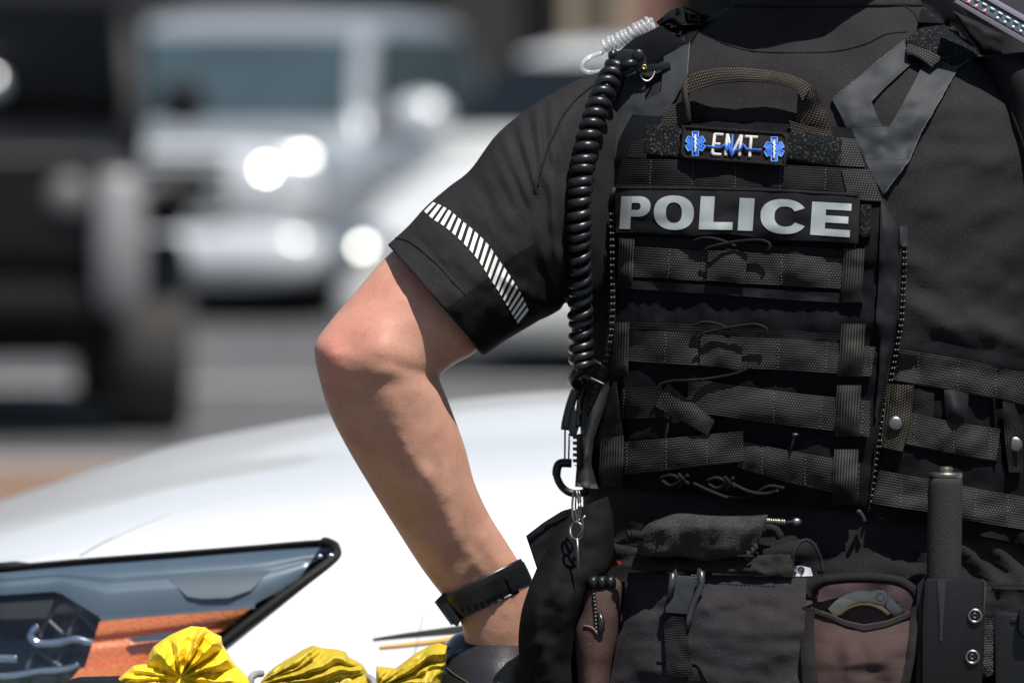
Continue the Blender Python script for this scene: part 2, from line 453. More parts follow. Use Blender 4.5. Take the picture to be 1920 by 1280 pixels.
# ============================================================ SETTING
def G(px, d):                                  # ground point under a photo column at distance d
    return Vector(((px-960)/F*d, d, 0))
def asphalt():
    m, nt, b = nodes('asphalt'); tc = N(nt, 'ShaderNodeTexCoord')
    a = N(nt, 'ShaderNodeTexNoise', i_Scale=.35, i_Detail=8.0); f = N(nt, 'ShaderNodeTexNoise', i_Scale=60.0, i_Detail=4.0)
    for n in (a, f): nt.links.new(tc.outputs['Object'], n.inputs['Vector'])
    r = N(nt, 'ShaderNodeValToRGB'); e = r.color_ramp.elements
    e[0].position = .35; e[0].color = (.060, .061, .064, 1); e[1].position = .7; e[1].color = (.105, .105, .107, 1)
    nt.links.new(a.outputs['Fac'], r.inputs[0]); nt.links.new(r.outputs[0], b.inputs['Base Color']); b.inputs['Roughness'].default_value = .9
    bp = N(nt, 'ShaderNodeBump', i_Strength=.5, i_Distance=.01); nt.links.new(f.outputs['Fac'], bp.inputs['Height']); nt.links.new(bp.outputs[0], b.inputs['Normal'])
    return m
M['asphalt'] = asphalt()
M['paver'] = plain('tan_paver', (.17, .105, .068), .9, var=.3, vscale=3, bump=.4, bscale=30)
M['concrete'] = plain('concrete', (.34, .33, .31), .9, var=.15, vscale=4)
M['line'] = plain('road_paint', (.62, .62, .58), .7, var=.1, vscale=6)
def slab(name, x0, x1, y0, y1, z0, z1, mat, parent=None):
    V = [(x, y, z) for z in (z0, z1) for y in (y0, y1) for x in (x0, x1)]
    Fc = [(0, 2, 3, 1), (4, 5, 7, 6), (0, 1, 5, 4), (2, 6, 7, 3), (0, 4, 6, 2), (1, 3, 7, 5)]
    return mk(name, (V, Fc), mat, parent, smooth=False)
def boxgeo(x0, x1, y0, y1, z0, z1):
    V = [(x, y, z) for z in (z0, z1) for y in (y0, y1) for x in (x0, x1)]
    return V, [(0, 2, 3, 1), (4, 5, 7, 6), (0, 1, 5, 4), (2, 6, 7, 3), (0, 4, 6, 2), (1, 3, 7, 5)]
o = mk('road', ([(-300, -60, 0), (300, -60, 0), (300, 500, 0), (-300, 500, 0)], [(0, 1, 2, 3)]), M['asphalt'], smooth=False); setp(o, kind='structure')
o = slab('median', -14, 3.2, 22.6, 25.6, .0, .12, M['paver']); setp(o, kind='structure')
o = slab('kerb', -14, 3.2, 25.6, 25.75, .0, .14, M['concrete']); setp(o, kind='structure')
for yy in (34.2, ):
    o = slab('lane_marking', -9, 9, yy, yy+.15, .004, .006, M['line']); setp(o, kind='structure')

# ============================================================ PERSON
person = thing('person', Q(1540, 3210, .1), 'police officer seen from behind in dark short sleeved shirt with left hand at hip', 'person')
# rows: py, left px, right px, axis dz, half depth, yaw
TR = np.array([
 (-130, 1420, 1672, .170, .062, 14), (-60, 1408, 1690, .168, .064, 14), (-15, 1396, 1704, .165, .069, 16), (0, 1385, 1715, .165, .072, 16), (30, 1338, 1752, .163, .078, 17),
 (60, 1290, 1792, .160, .085, 18), (100, 1212, 1842, .156, .095, 18), (145, 1118, 1905, .150, .106, 18), (200, 1075, 1965, .146, .116, 18), (300, 1062, 2003, .142, .128, 18),
 (450, 1062, 2005, .140, .136, 18), (600, 1070, 1990, .140, .137, 18), (750, 1086, 1975, .140, .135, 18), (900, 1092, 1965, .140, .134, 18), (1000, 1094, 1970, .141, .135, 18),
 (1150, 1075, 1990, .143, .140, 18), (1300, 1055, 2010, .146, .146, 18)], float)
def torso_folds(x, y):
    return ridge(x, y, [(1690, 1010, 1770, 1050, .005, 16), (1850, 1010, 1940, 1110, .010, 14), (1800, 1020, 1880, 1100, .009, 12),
                        (1905, 985, 1960, 1060, .009, 14),  (1700, 560, 1820, 640, .006, 20), (1820, 600, 1960, 660, .008, 20), (1680, 470, 1800, 560, .003, 24),
                        (1120, 190, 1080, 300, .003, 12), (1105, 300, 1110, 420, .003, 14), (1700, 250, 1760, 420, .0015, 40), (1850, 300, 1830, 500, .002, 30),
                        (1310, 105, 1500, 112, .0015, 20), (1330, 215, 1480, 222, .002, 20)])
def torso_geo(y0, y1, nr=130, nc=120, grow=0.0):
    ys = np.linspace(y0, y1, nr); V, Fc = [], []
    P = [np.interp(ys, TR[:, 0], TR[:, k]) for k in range(6)]
    ker = np.exp(-np.linspace(-2, 2, 9)**2); ker /= ker.sum()
    P = [np.convolve(np.pad(p, 4, mode='edge'), ker, 'valid') for p in P]
    for i in range(nr):
        l, r, dz, b, yaw = (P[k][i] for k in (1, 2, 3, 4, 5)); l -= grow/M_PX; r += grow/M_PX; b += grow
        a = (r-l)/2*M_PX; ph = R(yaw); ex = 2/2.5
        pts = []
        for k in range(nc):
            t = 2*math.pi*k/nc; c, s = math.cos(t), math.sin(t)
            x0 = a*math.copysign(abs(c)**ex, c); y_ = b*math.copysign(abs(s)**ex, s)
            pts.append((x0*math.cos(ph)+y_*math.sin(ph), y_*math.cos(ph)-x0*math.sin(ph)))
        xs = [p[0] for p in pts]; mn, mx = min(xs), max(xs)
        for X, Z in pts:
            px = l + (X-mn)/(mx-mn)*(r-l)
            d = dz + Z
            if Z < .03:
                d -= torso_folds(px, ys[i]) + .0045*fbm(px, ys[i], 80) + .0035*fbm(px*.6+ys[i]*.8, ys[i]*.5-px*.4, 60, 8) + (.006*max(0, fbm(px*1.0, ys[i]*3, 150, 5)) if ys[i] > 930 else 0)
            V.append(Q(px, ys[i], d))
    for i in range(nr-1):
        for k in range(nc): Fc.append((i*nc+k, (i+1)*nc+k, (i+1)*nc+(k+1) % nc, i*nc+(k+1) % nc))
    Fc.append(tuple(range(nc))); Fc.append(tuple((nr-1)*nc+k for k in range(nc))[::-1])
    return V, Fc, None, None
shirt_geo = torso_geo(-20, 1180)
shirt = mk('shirt', shirt_geo, M['shirt'], person)
D = depthfn(bvh_of(shirt_geo), 1520, 120)

# left arm and hand: one skin body with head and neck
def arm_disp(x, y):
    h = ridge(x, y, [(700, 660, 720, 690, .007, 42), (612, 650, 622, 668, .006, 26), (740, 760, 800, 900, .0035, 30), (800, 900, 850, 1010, .002, 22), (612, 690, 660, 700, .0014, 5), (606, 672, 650, 676, -.0016, 4), (610, 640, 640, 622, -.0012, 4), (602, 660, 640, 650, -.0012, 4),
                     (742, 770, 762, 850, .0017, 10), (762, 850, 800, 890, .0014, 9), (822, 840, 838, 930, .0020, 9), (838, 930, 856, 1010, .0016, 9), (800, 880, 846, 990, .0012, 8), (880, 1030, 908, 1072, .0026, 7), (864, 1082, 886, 1058, .0022, 6), (780, 1000, 850, 1080, .0020, 14), (905, 1010, 935, 1060, .0018, 8)])
    h -= ridge(x, y, [(650, 640, 690, 640, .003, 22), (690, 720, 830, 712, .0015, 14), (735, 720, 760, 800, .0014, 20)])
    return h + .0006*fbm(x, y, 26)
arm_st = [  # lx,ly,rx,ry,dz,half depth
 (1150, 230, 1140, 480, .140, .045), (1020, 300, 1060, 500, .122, .045), (905, 345, 990, 500, .10, .042), (820, 405, 955, 580, .080, .054), (728, 478, 898, 655, .066, .060), (672, 540, 850, 684, .058, .059), (622, 598, 826, 704, .050, .056), (592, 640, 822, 708, .046, .050),
 (590, 668, 824, 712, .043, .047), (597, 705, 836, 740, .045, .046), (616, 770, 852, 782, .052, .045), (650, 838, 872, 838, .061, .044), (694, 912, 890, 905, .071, .041),
 (742, 990, 918, 965, .083, .037), (788, 1062, 948, 1012, .093, .033), (826, 1112, 976, 1056, .100, .029), (850, 1142, 996, 1088, .104, .027), (866, 1172, 1006, 1126, .108, .027),
 (872, 1205, 1010, 1180, .112, .026), (885, 1260, 1015, 1250, .118, .022), (900, 1310, 1005, 1305, .124, .018), (915, 1345, 995, 1340, .128, .010)]
arm_geo = loft(arm_st, 7, 48, arm_disp)
def finger(base, d1, d2, d3, r):
    p = [Vector(base)]
    for d in (d1, d2, d3): p.append(p[-1] + Vector(d))
    q = catmull([tuple(v) for v in p], 4); n = len(q)
    return tube([Vector(v) for v in q], [r*(1-.3*i/n) if i < n-1 else r*.35 for i in range(n)], 10)
hand = []
for k in range(4):                              # fingers reach forward round the hip, thumb to the rear
    b = Q(905+28*k, 1318+4*k, .122-.002*k)
    L = (.043, .048, .045, .035)[k]
    hand.append(finger(b, (.006, .012, -L*.9), (.004, .020, -L*.5), (.0, .018, -L*.25), .0088))
hand.append(finger(Q(1000, 1215, .10), (.020, .004, -.022), (.014, .010, -.020), (.006, .010, -.016), .0105))
# right arm, mostly outside the picture
rarm = loft([(1850, 220, 1985, 200, .13, .05), (1895, 380, 2060, 370, .09, .06), (1930, 560, 2090, 550, .07, .055), (1945, 720, 2085, 715, .07, .05), (1962, 860, 2080, 855, .055, .045), (1975, 1000, 2075, 1000, .02, .04), (1985, 1140, 2065, 1140, -.02, .03),
             (1990, 1200, 2065, 1200, -.03, .028), (1985, 1270, 2070, 1270, -.04, .024), (1995, 1330, 2062, 1330, -.045, .014)], 5, 24)
rf = [finger(Q(2000+18*k, 1325, -.045), (0, -.004, -.03), (0, .004, -.02), (0, .008, -.014), .0082) for k in range(4)] + [finger(Q(1990, 1255, -.05), (-.014, -.01, -.02), (-.008, -.008, -.02), (0, -.004, -.014), .009)]
# neck and head
head_st = [(1432, 10, 1680, 10, .165, .062), (1434, -60, 1676, -60, .150, .060), (1420, -130, 1690, -130, .122, .074), (1398, -200, 1712, -200, .105, .092), (1388, -290, 1722, -290, .10, .100),
           (1392, -380, 1718, -380, .102, .098), (1415, -460, 1695, -460, .106, .085), (1470, -520, 1640, -520, .11, .055), (1530, -545, 1580, -545, .112, .02)]
head = loft(head_st, 5, 32)
ears = [ball(Q(x, -250, .10), .03, 12, 8, .35, .6, 1) for x in (1384, 1726)]
nose = ball(Q(1590, -225, .205), .016, 10, 6, .8, 1.2, 1.4)
face = [ball(Q(x, -290, .197), .012, 10, 6) for x in (1545, 1640)] + [ball(Q(1590, -165, .190), .022, 10, 6, 1, .4, .35)]
body_geo = join(arm_geo, *hand, rarm, *rf, head, *ears, nose, *face, torso_geo(-30, 1300, 60, 60, -.016))
body = mk('body', body_geo, M['skin'], person)
rm = body.modifiers.new('one_skin', 'REMESH'); rm.mode = 'VOXEL'; rm.voxel_size = .0032
sm_ = body.modifiers.new('even', 'SMOOTH'); sm_.factor = .5; sm_.iterations = 4
bpy.context.view_layer.update()
new = bpy.data.meshes.new_from_object(body.evaluated_get(bpy.context.evaluated_depsgraph_get()))
body.modifiers.clear(); body.data = new; new.name = 'body'
if not new.materials: new.materials.append(M['skin'])
new.polygons.foreach_set('use_smooth', [True]*len(new.polygons))
hair = mk('hair', loft([(1424, -110, 1686, -110, .110, .068), (1392, -200, 1716, -200, .095, .092), (1380, -290, 1730, -290, .090, .104), (1384, -380, 1726, -380, .094, .104), (1408, -465, 1702, -465, .102, .091), (1465, -530, 1645, -530, .108, .06), (1530, -556, 1580, -556, .112, .02)], 5, 32), M['hair'], person)
collar = mk('collar', torso_geo(-75, 12, 14, 90, .004), M['shirt'], person)
# seams on the shirt
def line_on(pts, depth, lift, r, per=8, seg=6):
    q = catmull(pts, per); return tube([Q(x, y, depth(x, y)-lift) for x, y in q], r, seg)
M['seam'] = fabric('seam_thread', (.010, .009, .009), famt=.1)
mk('seam', join(line_on([(1330, 66), (1362, 84), (1410, 96), (1470, 99), (1560, 97), (1620, 84), (1660, 65), (1700, 60)], D, .0004, .0008),
                line_on([(1688, 8), (1712, 24), (1722, 44)], D, .0004, .0012)), M['seam'], person)

# left sleeve
def sleeve_disp(x, y):
    h = ridge(x, y, [(940, 246, 990, 372, .0070, 9), (972, 218, 1006, 352, .0078, 9), (1004, 198, 1018, 335, .0075, 9), (1034, 180, 1036, 300, .0055, 9), (1064, 168, 1054, 262, .005, 9), (1090, 158, 1072, 225, .004, 8),
                     (900, 310, 955, 420, .004, 14), (1034, 330, 1046, 500, .007, 10), (1052, 470, 1064, 570, .006, 10), (945, 520, 1010, 575, .007, 10), (985, 540, 1040, 575, .005, 8), (928, 292, 980, 400, .004, 9), (880, 360, 960, 470, .002, 14)])
    h -= ridge(x, y, [(956, 236, 1000, 360, .0035, 8), (990, 212, 1012, 345, .0035, 8), (1020, 190, 1028, 320, .0035, 8), (968, 330, 1010, 500, .0035, 12), (1010, 500, 1036, 570, .006, 10), (850, 380, 920, 470, .002, 12)])
    h -= ridge(x, y, [(760, 420, 870, 545, .0022, 5)])
    return h + .0032*fbm(x, y, 45) + .0006*fbm(x, y, 14)
sl_st = [(1180, 118, 1165, 640, .150, .055), (1100, 142, 1085, 590, .135, .088), (1040, 172, 1062, 568, .122, .092), (985, 208, 1050, 580, .110, .090), (930, 254, 1030, 592, .098, .088), (882, 318, 1012, 600, .088, .084), (842, 350, 1002, 606, .080, .079),
         (800, 386, 985, 616, .072, .077), (765, 424, 945, 640, .066, .077), (727, 459, 908, 666, .060, .0765)]
sl = loft(sl_st, 9, 72, sleeve_disp)
# hem: turn the cloth inward so the cuff has a thickness
n_last = len(sl[0]) - 72
cen = sum((Vector(v) for v in sl[0][n_last:]), Vector())/72
V = list(sl[0]); Fc = list(sl[1])[:-1]
for k in range(72): V.append(Vector(V[n_last+k]) + (cen-Vector(V[n_last+k]))*.035)
for k in range(72): V.append(Vector(V[n_last+72+k]) + (Q(900, 540, .09)-Q(815, 562, .06))*.45 + (cen-Vector(V[n_last+k]))*.10)
for a in (n_last, n_last+72):
    for k in range(72): Fc.append((a+k, a+(k+1) % 72, a+72+(k+1) % 72, a+72+k))
SLV = (V, Fc)
sleeve = mk('sleeve', (V, Fc), M['shirt'], person)
S_ = depthfn(bvh_of((V, Fc)), 930, None)
mk('underarm_panel', join(sheet([(838, 577), (872, 552), (912, 522)], [(903, 666), (945, 640), (982, 614)], S_, .0012, .001, 16, 20, edge=.001),
                     sheet([(945, 492), (975, 472), (1006, 454)], [(992, 596), (1020, 580), (1052, 570)], S_, .0012, .001, 14, 20, edge=.001)), M['side_mesh'], sleeve)
mk('cuff_seam', line_on([(742, 446), (770, 455), (815, 492), (850, 530), (880, 560)], S_, .0003, .0009), M['seam'], sleeve)
mk('shoulder_seam', join(line_on([(1112, 160), (1085, 182), (1058, 214), (1040, 250), (1020, 300), (1008, 350)], S_, .0004, .0012)), M['seam'], sleeve)
# slanted bars of reflective tape round the sleeve
top = resample(catmull([(812, 379), (827, 385), (845, 396), (866, 414), (881, 426), (895, 438), (916, 459), (934, 485), (955, 515), (976, 548), (993, 586)], 8), 600)
bot = resample(catmull([(795, 396), (812, 411), (830, 422), (851, 439), (878, 465), (901, 494), (916, 518), (934, 545), (952, 575), (973, 610)], 8), 600)
nb = 22
for i in range(nb):
    u0 = i/nb; u0 -= .026*math.sin(2*math.pi*u0)
    u1 = u0 + .52/nb*(1.2 if .25 < u0 < .7 else .95)
    def at_(p, u): return tuple(p[int(min(.999, max(0, u))*599)])
    sk = lambda u: .060*math.sin(math.pi*min(1, max(0, u)))
    A = [at_(top, u0), at_(top, u1)]; B = [at_(bot, u0+sk(u0)), at_(bot, u1+sk(u1))]
    mk('reflective_bar', sheet(A, B, S_, .0014, .0008, 3, 8), M['reflect'], sleeve)
# right sleeve
rs = loft([(1800, 110, 1990, 90, .12, .07), (1842, 118, 2050, 150, .10, .09), (1872, 250, 2110, 240, .09, .10), (1890, 380, 2135, 380, .085, .098), (1900, 500, 2125, 500, .08, .09), (1915, 600, 2110, 600, .075, .078), (1925, 640, 2100, 640, .07, .07)], 7, 48,
          lambda x, y: .002*fbm(x, y, 60))
mk('sleeve', rs, M['shirt'], person)
RS = depthfn(bvh_of(join(shirt_geo, rs)), 1800)
mk('shoulder_seam', line_on([(1838, 116), (1866, 150), (1890, 195), (1912, 250), (1925, 290)], RS, .0002, .0013), M['seam'], person)
# trousers and boots, below the frame
def leg(x0, x1, dz):
    c = (x0+x1)/2
    return loft([(x0, 1140, x1, 1140, dz, .13), (x0+5, 1300, x1-5, 1300, dz, .125), (x0+15, 1600, x1-40, 1600, dz, .10), (c-130, 2050, c+125, 2050, dz, .075), (c-120, 2500, c+120, 2500, dz, .07), (c-105, 3000, c+105, 3000, dz, .065), (c-105, 3150, c+105, 3150, dz, .065)], 5, 28,
                lambda x, y: .006*fbm(x, y, 140))
mk('trousers', join(torso_geo(1090, 1420, 30, 90, .006), leg(1050, 1540, .15), leg(1530, 2015, .11)), M['trouser'], person)
for x, dz in ((1295, .15), (1772, .11)):
    b = Q(x, 3200, dz); z0 = 0.0
    bx = ball(Vector((b.x, b.y+.06, .05)), .15, 16, 10, .36, 1.0, .5)
    bx = ([Vector((v.x, v.y, max(0, v.z))) for v in bx[0]], bx[1], None, None)
    mk('boot', join(bx, tube([Vector((b.x, b.y, z)) for z in (.02, .08, .16, .24)], [.055, .058, .055, .058], 16)), M['boot'], person)
# ============================================================ VEST
vest = thing('tactical_vest', Q(1390, 940, .03), 'black load bearing vest reading POLICE and EMT across the back of the officer', 'vest')
M['stitch'] = plain('grey_stitch_thread', (.05, .05, .048), .6)
VB = []                                         # what later pieces lie on
L_edge = [(1185, 215), (1160, 262), (1148, 330), (1142, 420), (1140, 560), (1135, 650), (1112, 750), (1094, 850), (1088, 905)]
R_edge = [(1596, 240), (1622, 300), (1656, 372), (1690, 430), (1688, 520), (1682, 600), (1664, 700), (1646, 800), (1636, 900), (1628, 962)]
def pleats(u, v, x, y):
    k = math.exp(-((y-575)/32.0)**2)
    return .0026*k*noise.noise(Vector((x/11., y/160., 2))) + .0016*k*noise.noise(Vector(((x+y*.3)/24., y/200., 7))) + .0012*fbm(x, y, 45) + .0022*math.sin(math.pi*min(1, max(0, (y-540)/60.)))*(0)
g = sheet(L_edge, R_edge, D, .016, .014, 110, 80, puff=.004, pk=8, fn=pleats, edge=.008)
mk('back_panel', g, M['vest'], vest); vest_geo = g
V_ = depthfn(bvh_of(join(shirt_geo, g)), 1500)   # the outside of the vest where there is one, else the shirt

def strap(name, A, B, mat, lift=.003, thick=.002, nx=None, ny=10, parent=vest, dips=(), sag=.0, surf=None, **kw):
    L = sum(math.dist(A[i], A[i+1]) for i in range(len(A)-1))
    nx = nx or max(8, int(L/7))
    a0 = A[0][0]; a1 = A[-1][0]
    def fn(u, v, x, y):
        h = .0004*fbm(x, y, 22)
        for dx in dips: h -= .0016*math.exp(-((x-dx)/4.0)**2)
        h += sag*math.sin(math.pi*u)*math.sin(math.pi*v)
        return h
    o = mk(name, sheet(A, B, surf or V_, lift, thick, nx, ny, fn=fn, **kw), mat, parent)
    if dips:                                     # rows of bar-tack stitches through the webbing
        q1, q2 = resample(A, 60), resample(B, 60); gs = []
        sf = depthfn(bvh_of(([v.co for v in o.data.vertices], [tuple(p.vertices) for p in o.data.polygons])), 1450)
        for dx in dips:
            ya, yb = np.interp(dx, q1[:, 0], q1[:, 1]), np.interp(dx, q2[:, 0], q2[:, 1])
            for k in range(9):
                t = (k+.6)/9.6; x_ = dx + random.uniform(-1, 1) - 2*t; y_ = ya+(yb-ya)*t
                gs.append(tube([Q(x_, y_, sf(x_, y_)-.0003), Q(x_-.4, y_+3.4, sf(x_-.4, y_+3.4)-.0003)], .00055, 5))
        mk('stitching', join(*gs), M['stitch'], o)['kind'] = 'stuff'
    return o

# ---- shoulder straps (rubberised), the right one with its cut-out
RSt = join(sheet([(1696, 75), (1640, 120), (1600, 153), (1560, 185)], [(1706, 122), (1660, 164), (1635, 190), (1600, 262)], D, .006, .003, 22, 8, fn=lambda u, v, x, y: .0003*fbm(x, y, 40)),
           sheet([(1560, 186), (1575, 215), (1588, 241)], [(1634, 189), (1641, 210), (1654, 236)], D, .0062, .003, 12, 10, fn=lambda u, v, x, y: .001*fbm(x, y, 25)),
           sheet([(1836, 100), (1794, 131), (1752, 206), (1728, 246)], [(1734, 112), (1718, 147), (1695, 190), (1668, 237)], D, .0064, .003, 22, 10, fn=lambda u, v, x, y: .0006*fbm(x, y, 30)),
           sheet([(1588, 241), (1654, 237), (1667, 237), (1728, 246)], [(1618, 300), (1650, 300), (1680, 300), (1705, 300)], D, .0066, .003, 18, 10, fn=lambda u, v, x, y: .0012*fbm(x, y, 25)),
           sheet([(1618, 300), (1660, 300), (1705, 300)], [(1654, 360), (1656, 364), (1659, 362)], D, .0066, .003, 14, 12))
o = mk('shoulder_strap', RSt, M['hypalon'], vest)
LSt = join(sheet([(1246, 90), (1242, 141), (1239, 173), (1204, 192), (1190, 250), (1176, 296)], [(1293, 77), (1289, 141), (1265, 188), (1242, 216), (1209, 253), (1185, 297)], D, .007, .003, 34, 8, fn=lambda u, v, x, y: .001*fbm(x, y, 25)),
           sheet([(1178, 130), (1157, 199), (1154, 234), (1152, 310)], [(1211, 142), (1209, 187), (1202, 214), (1178, 296)], D, .0075, .003, 26, 8, fn=lambda u, v, x, y: .001*fbm(x, y, 25)))
o = mk('shoulder_strap', LSt, M['hypalon'], vest)
mk('loop_panel', join(sheet([(1697, 76), (1735, 44), (1780, 40), (1838, 99)], [(1712, 92), (1766, 112), (1784, 122), (1800, 121)], D, .010, .004, 22, 12, edge=.003, fn=lambda u, v, x, y: .0010*fbm(x, y, 7))), M['velcro'], vest)
SE_ = RS(1838, 96)-.012
mk('strap_end', sheet([(1786, 20), (1840, 44), (1884, 68)], [(1800, 44), (1842, 104), (1879, 103)], lambda x, y: SE_, .0, .006, 14, 12, puff=.006, fn=lambda u, v, x, y: .0016*fbm(x, y, 18)), M['vest_side'], vest)
mk('shoulder_pad', join(sheet([(1722, 42), (1735, -20), (1790, -20)], [(1800, 46), (1810, 40), (1815, 30)], RS, .022, .012, 14, 10, puff=.006)), M['vest'], vest)
M['fray'] = plain('frayed_edge', (.10, .105, .11), .8, bump=.8, bscale=900)
def fray(pts, lift):
    q = resample(pts, 50)
    return tube([Q(x+random.uniform(-.5, .5), y+random.uniform(-.5, .5), D(x, y)-lift) for x, y in q], [random.uniform(.0002, .0006) for _ in q], 5)
mk('frayed_edge', join(fray([(1696, 76), (1640, 120), (1600, 153), (1560, 186)], .0065), fray([(1794, 132), (1752, 206), (1728, 246), (1705, 300), (1659, 362)], .007)), M['fray'], bpy.data.objects['shoulder_strap'])
mk('frayed_edge', fray([(1293, 80), (1291, 110), (1288, 141)], .0078), M['fray'], bpy.data.objects['shoulder_strap.001'])
# rolled webbing tab on the right strap
q = [(1700, 92), (1722, 100), (1748, 112), (1765, 120)]
def roll(pts, r, lift, surf, flat=1.0):
    return tube([Q(x, y, surf(x, y)-lift) for x, y in catmull(pts, 5)], r, 12, flat=flat)
mk('webbing_tab', sheet([(1701, 82), (1735, 93), (1768, 108)], [(1700, 100), (1722, 111), (1747, 126)], D, .020, .006, 12, 8, puff=.006, pk=3), M['web'], vest)
mk('shoulder_pad', sheet([(1130, 132), (1160, 96), (1190, 72), (1240, 48)], [(1176, 160), (1210, 140), (1250, 120), (1290, 84)], lambda x, y: D(1260, 110)+.008, .0, .03, 16, 10, puff=.004), M['vest'], vest)
mk('loop_panel', sheet([(1240, 62), (1262, 60), (1284, 70)], [(1246, 80), (1262, 82), (1283, 78)], D, .016, .004, 10, 6, edge=.003, fn=lambda u, v, x, y: .001*fbm(x, y, 7)), M['velcro'], vest)
mk('strap_wrap', sheet([(1180, 66), (1212, 64), (1246, 70)], [(1186, 78), (1215, 84), (1254, 84)], D, .020, .010, 12, 8, puff=.006, pk=3), M['webd'], vest)
mk('strap_end', join(sheet([(1230, 42), (1256, 20), (1281, 12)], [(1242, 56), (1262, 50), (1290, 46)], D, .018, .012, 10, 8, puff=.004), sheet([(1281, 12), (1308, 23), (1333, 30)], [(1290, 46), (1308, 46), (1320, 44)], D, .018, .012, 10, 8, puff=.004),
     sheet([(1238, 56), (1275, 48), (1316, 46)], [(1244, 96), (1262, 90), (1296, 80)], D, .008, .01, 12, 8)), M['vest'], vest)

# ---- drag handle: a band of webbing standing off the back
hA = [(1288, 143), (1312, 134), (1345, 128), (1392, 127), (1440, 132), (1480, 140), (1503, 149), (1522, 162)]
hB = [(1287, 176), (1312, 167), (1345, 158), (1392, 154), (1440, 156), (1480, 163), (1496, 172), (1504, 190)]
hd = mk('drag_handle', join(
    sheet(hA, hB, D, .030, .006, 48, 8, fn=lambda u, v, x, y: .010*math.sin(math.pi*u)**.7, puff=.003, pk=2),
    sheet([(1276, 160), (1282, 147), (1290, 141)], [(1284, 236), (1290, 232), (1296, 226)], D, .020, .008, 8, 22, puff=.006, pk=2, fn=lambda u, v, x, y: .012*(1-v)),
    sheet([(1497, 168), (1512, 158), (1530, 168)], [(1492, 226), (1528, 244), (1562, 250)], D, .010, .004, 14, 22, puff=.004, pk=2, fn=lambda u, v, x, y: .020*(1-v)**1.5)), M['handle'], vest)
mk('handle_foot', sheet([(1246, 202), (1262, 196), (1280, 190)], [(1238, 234), (1262, 236), (1294, 238)], D, .014, .003, 12, 10), M['handle'], vest)
mk('handle_foot', sheet([(1480, 226), (1510, 236), (1560, 246)], [(1484, 252), (1520, 258), (1562, 262)], D, .017, .003, 12, 8), M['handle'], vest)

# ---- row of hook and loop beside the name patch
mk('loop_panel', sheet([(1212, 234), (1245, 234), (1284, 238)], [(1204, 288), (1240, 292), (1280, 296)], V_, .006, .003, 18, 12, edge=.002, fn=lambda u, v, x, y: .0012*fbm(x, y, 7)), M['velcro'], vest)
mk('loop_panel', sheet([(1470, 248), (1520, 250), (1580, 258)], [(1468, 300), (1520, 306), (1576, 312)], V_, .006, .003, 20, 12, edge=.002, fn=lambda u, v, x, y: .0012*fbm(x, y, 7)), M['velcro'], vest)
strap('webbing_strap', [(1188, 264), (1205, 262), (1216, 262)], [(1172, 296), (1192, 296), (1212, 298)], M['webd'], .004)
strap('webbing_strap', [(1572, 258), (1592, 260), (1606, 262)], [(1572, 310), (1596, 312), (1622, 313)], M['web'], .004)
strap('webbing_strap', [(1166, 298), (1300, 300), (1480, 310), (1634, 318)], [(1154, 352), (1300, 356), (1480, 366), (1655, 378)], M['webd'], .004, dips=(1220, 1300, 1380, 1464, 1548))
strap('webbing_strap', [(1578, 319), (1606, 318), (1634, 319)], [(1590, 372), (1620, 376), (1654, 378)], M['web'], .006)

# ---- rows of load webbing
def tape(pts, w, lift=.006, mat='elastic', thick=.002, name='elastic_tape', sag=.004):
    A = [(x-w/2, y) for x, y in pts]; B = [(x+w/2, y) for x, y in pts]
    return mk(name, sheet(A, B, V_, lift, thick, 18, 10, puff=sag, pk=3), M[mat], vest)
# row 1
strap('webbing_strap', [(1180, 444), (1300, 448), (1440, 460), (1580, 468)], [(1180, 470), (1300, 474), (1440, 482), (1580, 490)], M['webd'], .003)
strap('webbing_strap', [(1184, 462), (1250, 466), (1332, 472)], [(1182, 518), (1250, 522), (1326, 527)], M['web'], .006, dips=(1255, 1318), sag=.002)
strap('webbing_strap', [(1398, 474), (1480, 477), (1582, 486)], [(1396, 532), (1480, 536), (1580, 542)], M['web'], .006, dips=(1466, 1555), sag=.002)
strap('webbing_strap', [(1328, 470), (1362, 471), (1402, 473)], [(1325, 526), (1360, 528), (1397, 533)], M['web'], .010, sag=.003)
mk('loop_panel', sheet([(1613, 384), (1624, 383), (1635, 384)], [(1610, 444), (1622, 444), (1633, 442)], V_, .008, .004, 8, 14, edge=.002, fn=lambda u, v, x, y: .0012*fbm(x, y, 7)), M['velcro'], vest)
tape([(1176, 446), (1174, 480), (1172, 530)], 28, .008)
tape([(1602, 466), (1600, 505), (1596, 545), (1600, 566)], 38, .009)
strap('trim_strip', [(1156, 524), (1320, 534), (1480, 545), (1618, 552)], [(1156, 540), (1320, 550), (1480, 562), (1618, 570)], M['vest_side'], .005, .003)
# row 2
strap('webbing_strap', [(1180, 604), (1300, 608), (1440, 618), (1575, 626)], [(1180, 630), (1300, 634), (1440, 640), (1575, 650)], M['webd'], .003)
strap('webbing_strap', [(1180, 620), (1249, 623), (1318, 628)], [(1176, 677), (1246, 682), (1318, 686)], M['web'], .006, dips=(1248, 1308), sag=.002)
strap('webbing_strap', [(1388, 632), (1480, 636), (1569, 643), (1642, 651)], [(1386, 690), (1480, 694), (1569, 700), (1633, 706)], M['web'], .006, dips=(1460, 1550, 1634), sag=.002)
strap('webbing_strap', [(1314, 627), (1350, 629), (1393, 633)], [(1312, 684), (1350, 689), (1389, 695)], M['web'], .010, sag=.003)
tape([(1166, 604), (1165, 640), (1163, 672), (1166, 704)], 28, .009)
tape([(1601, 607), (1599, 640), (1595, 690), (1592, 706)], 46, .009)
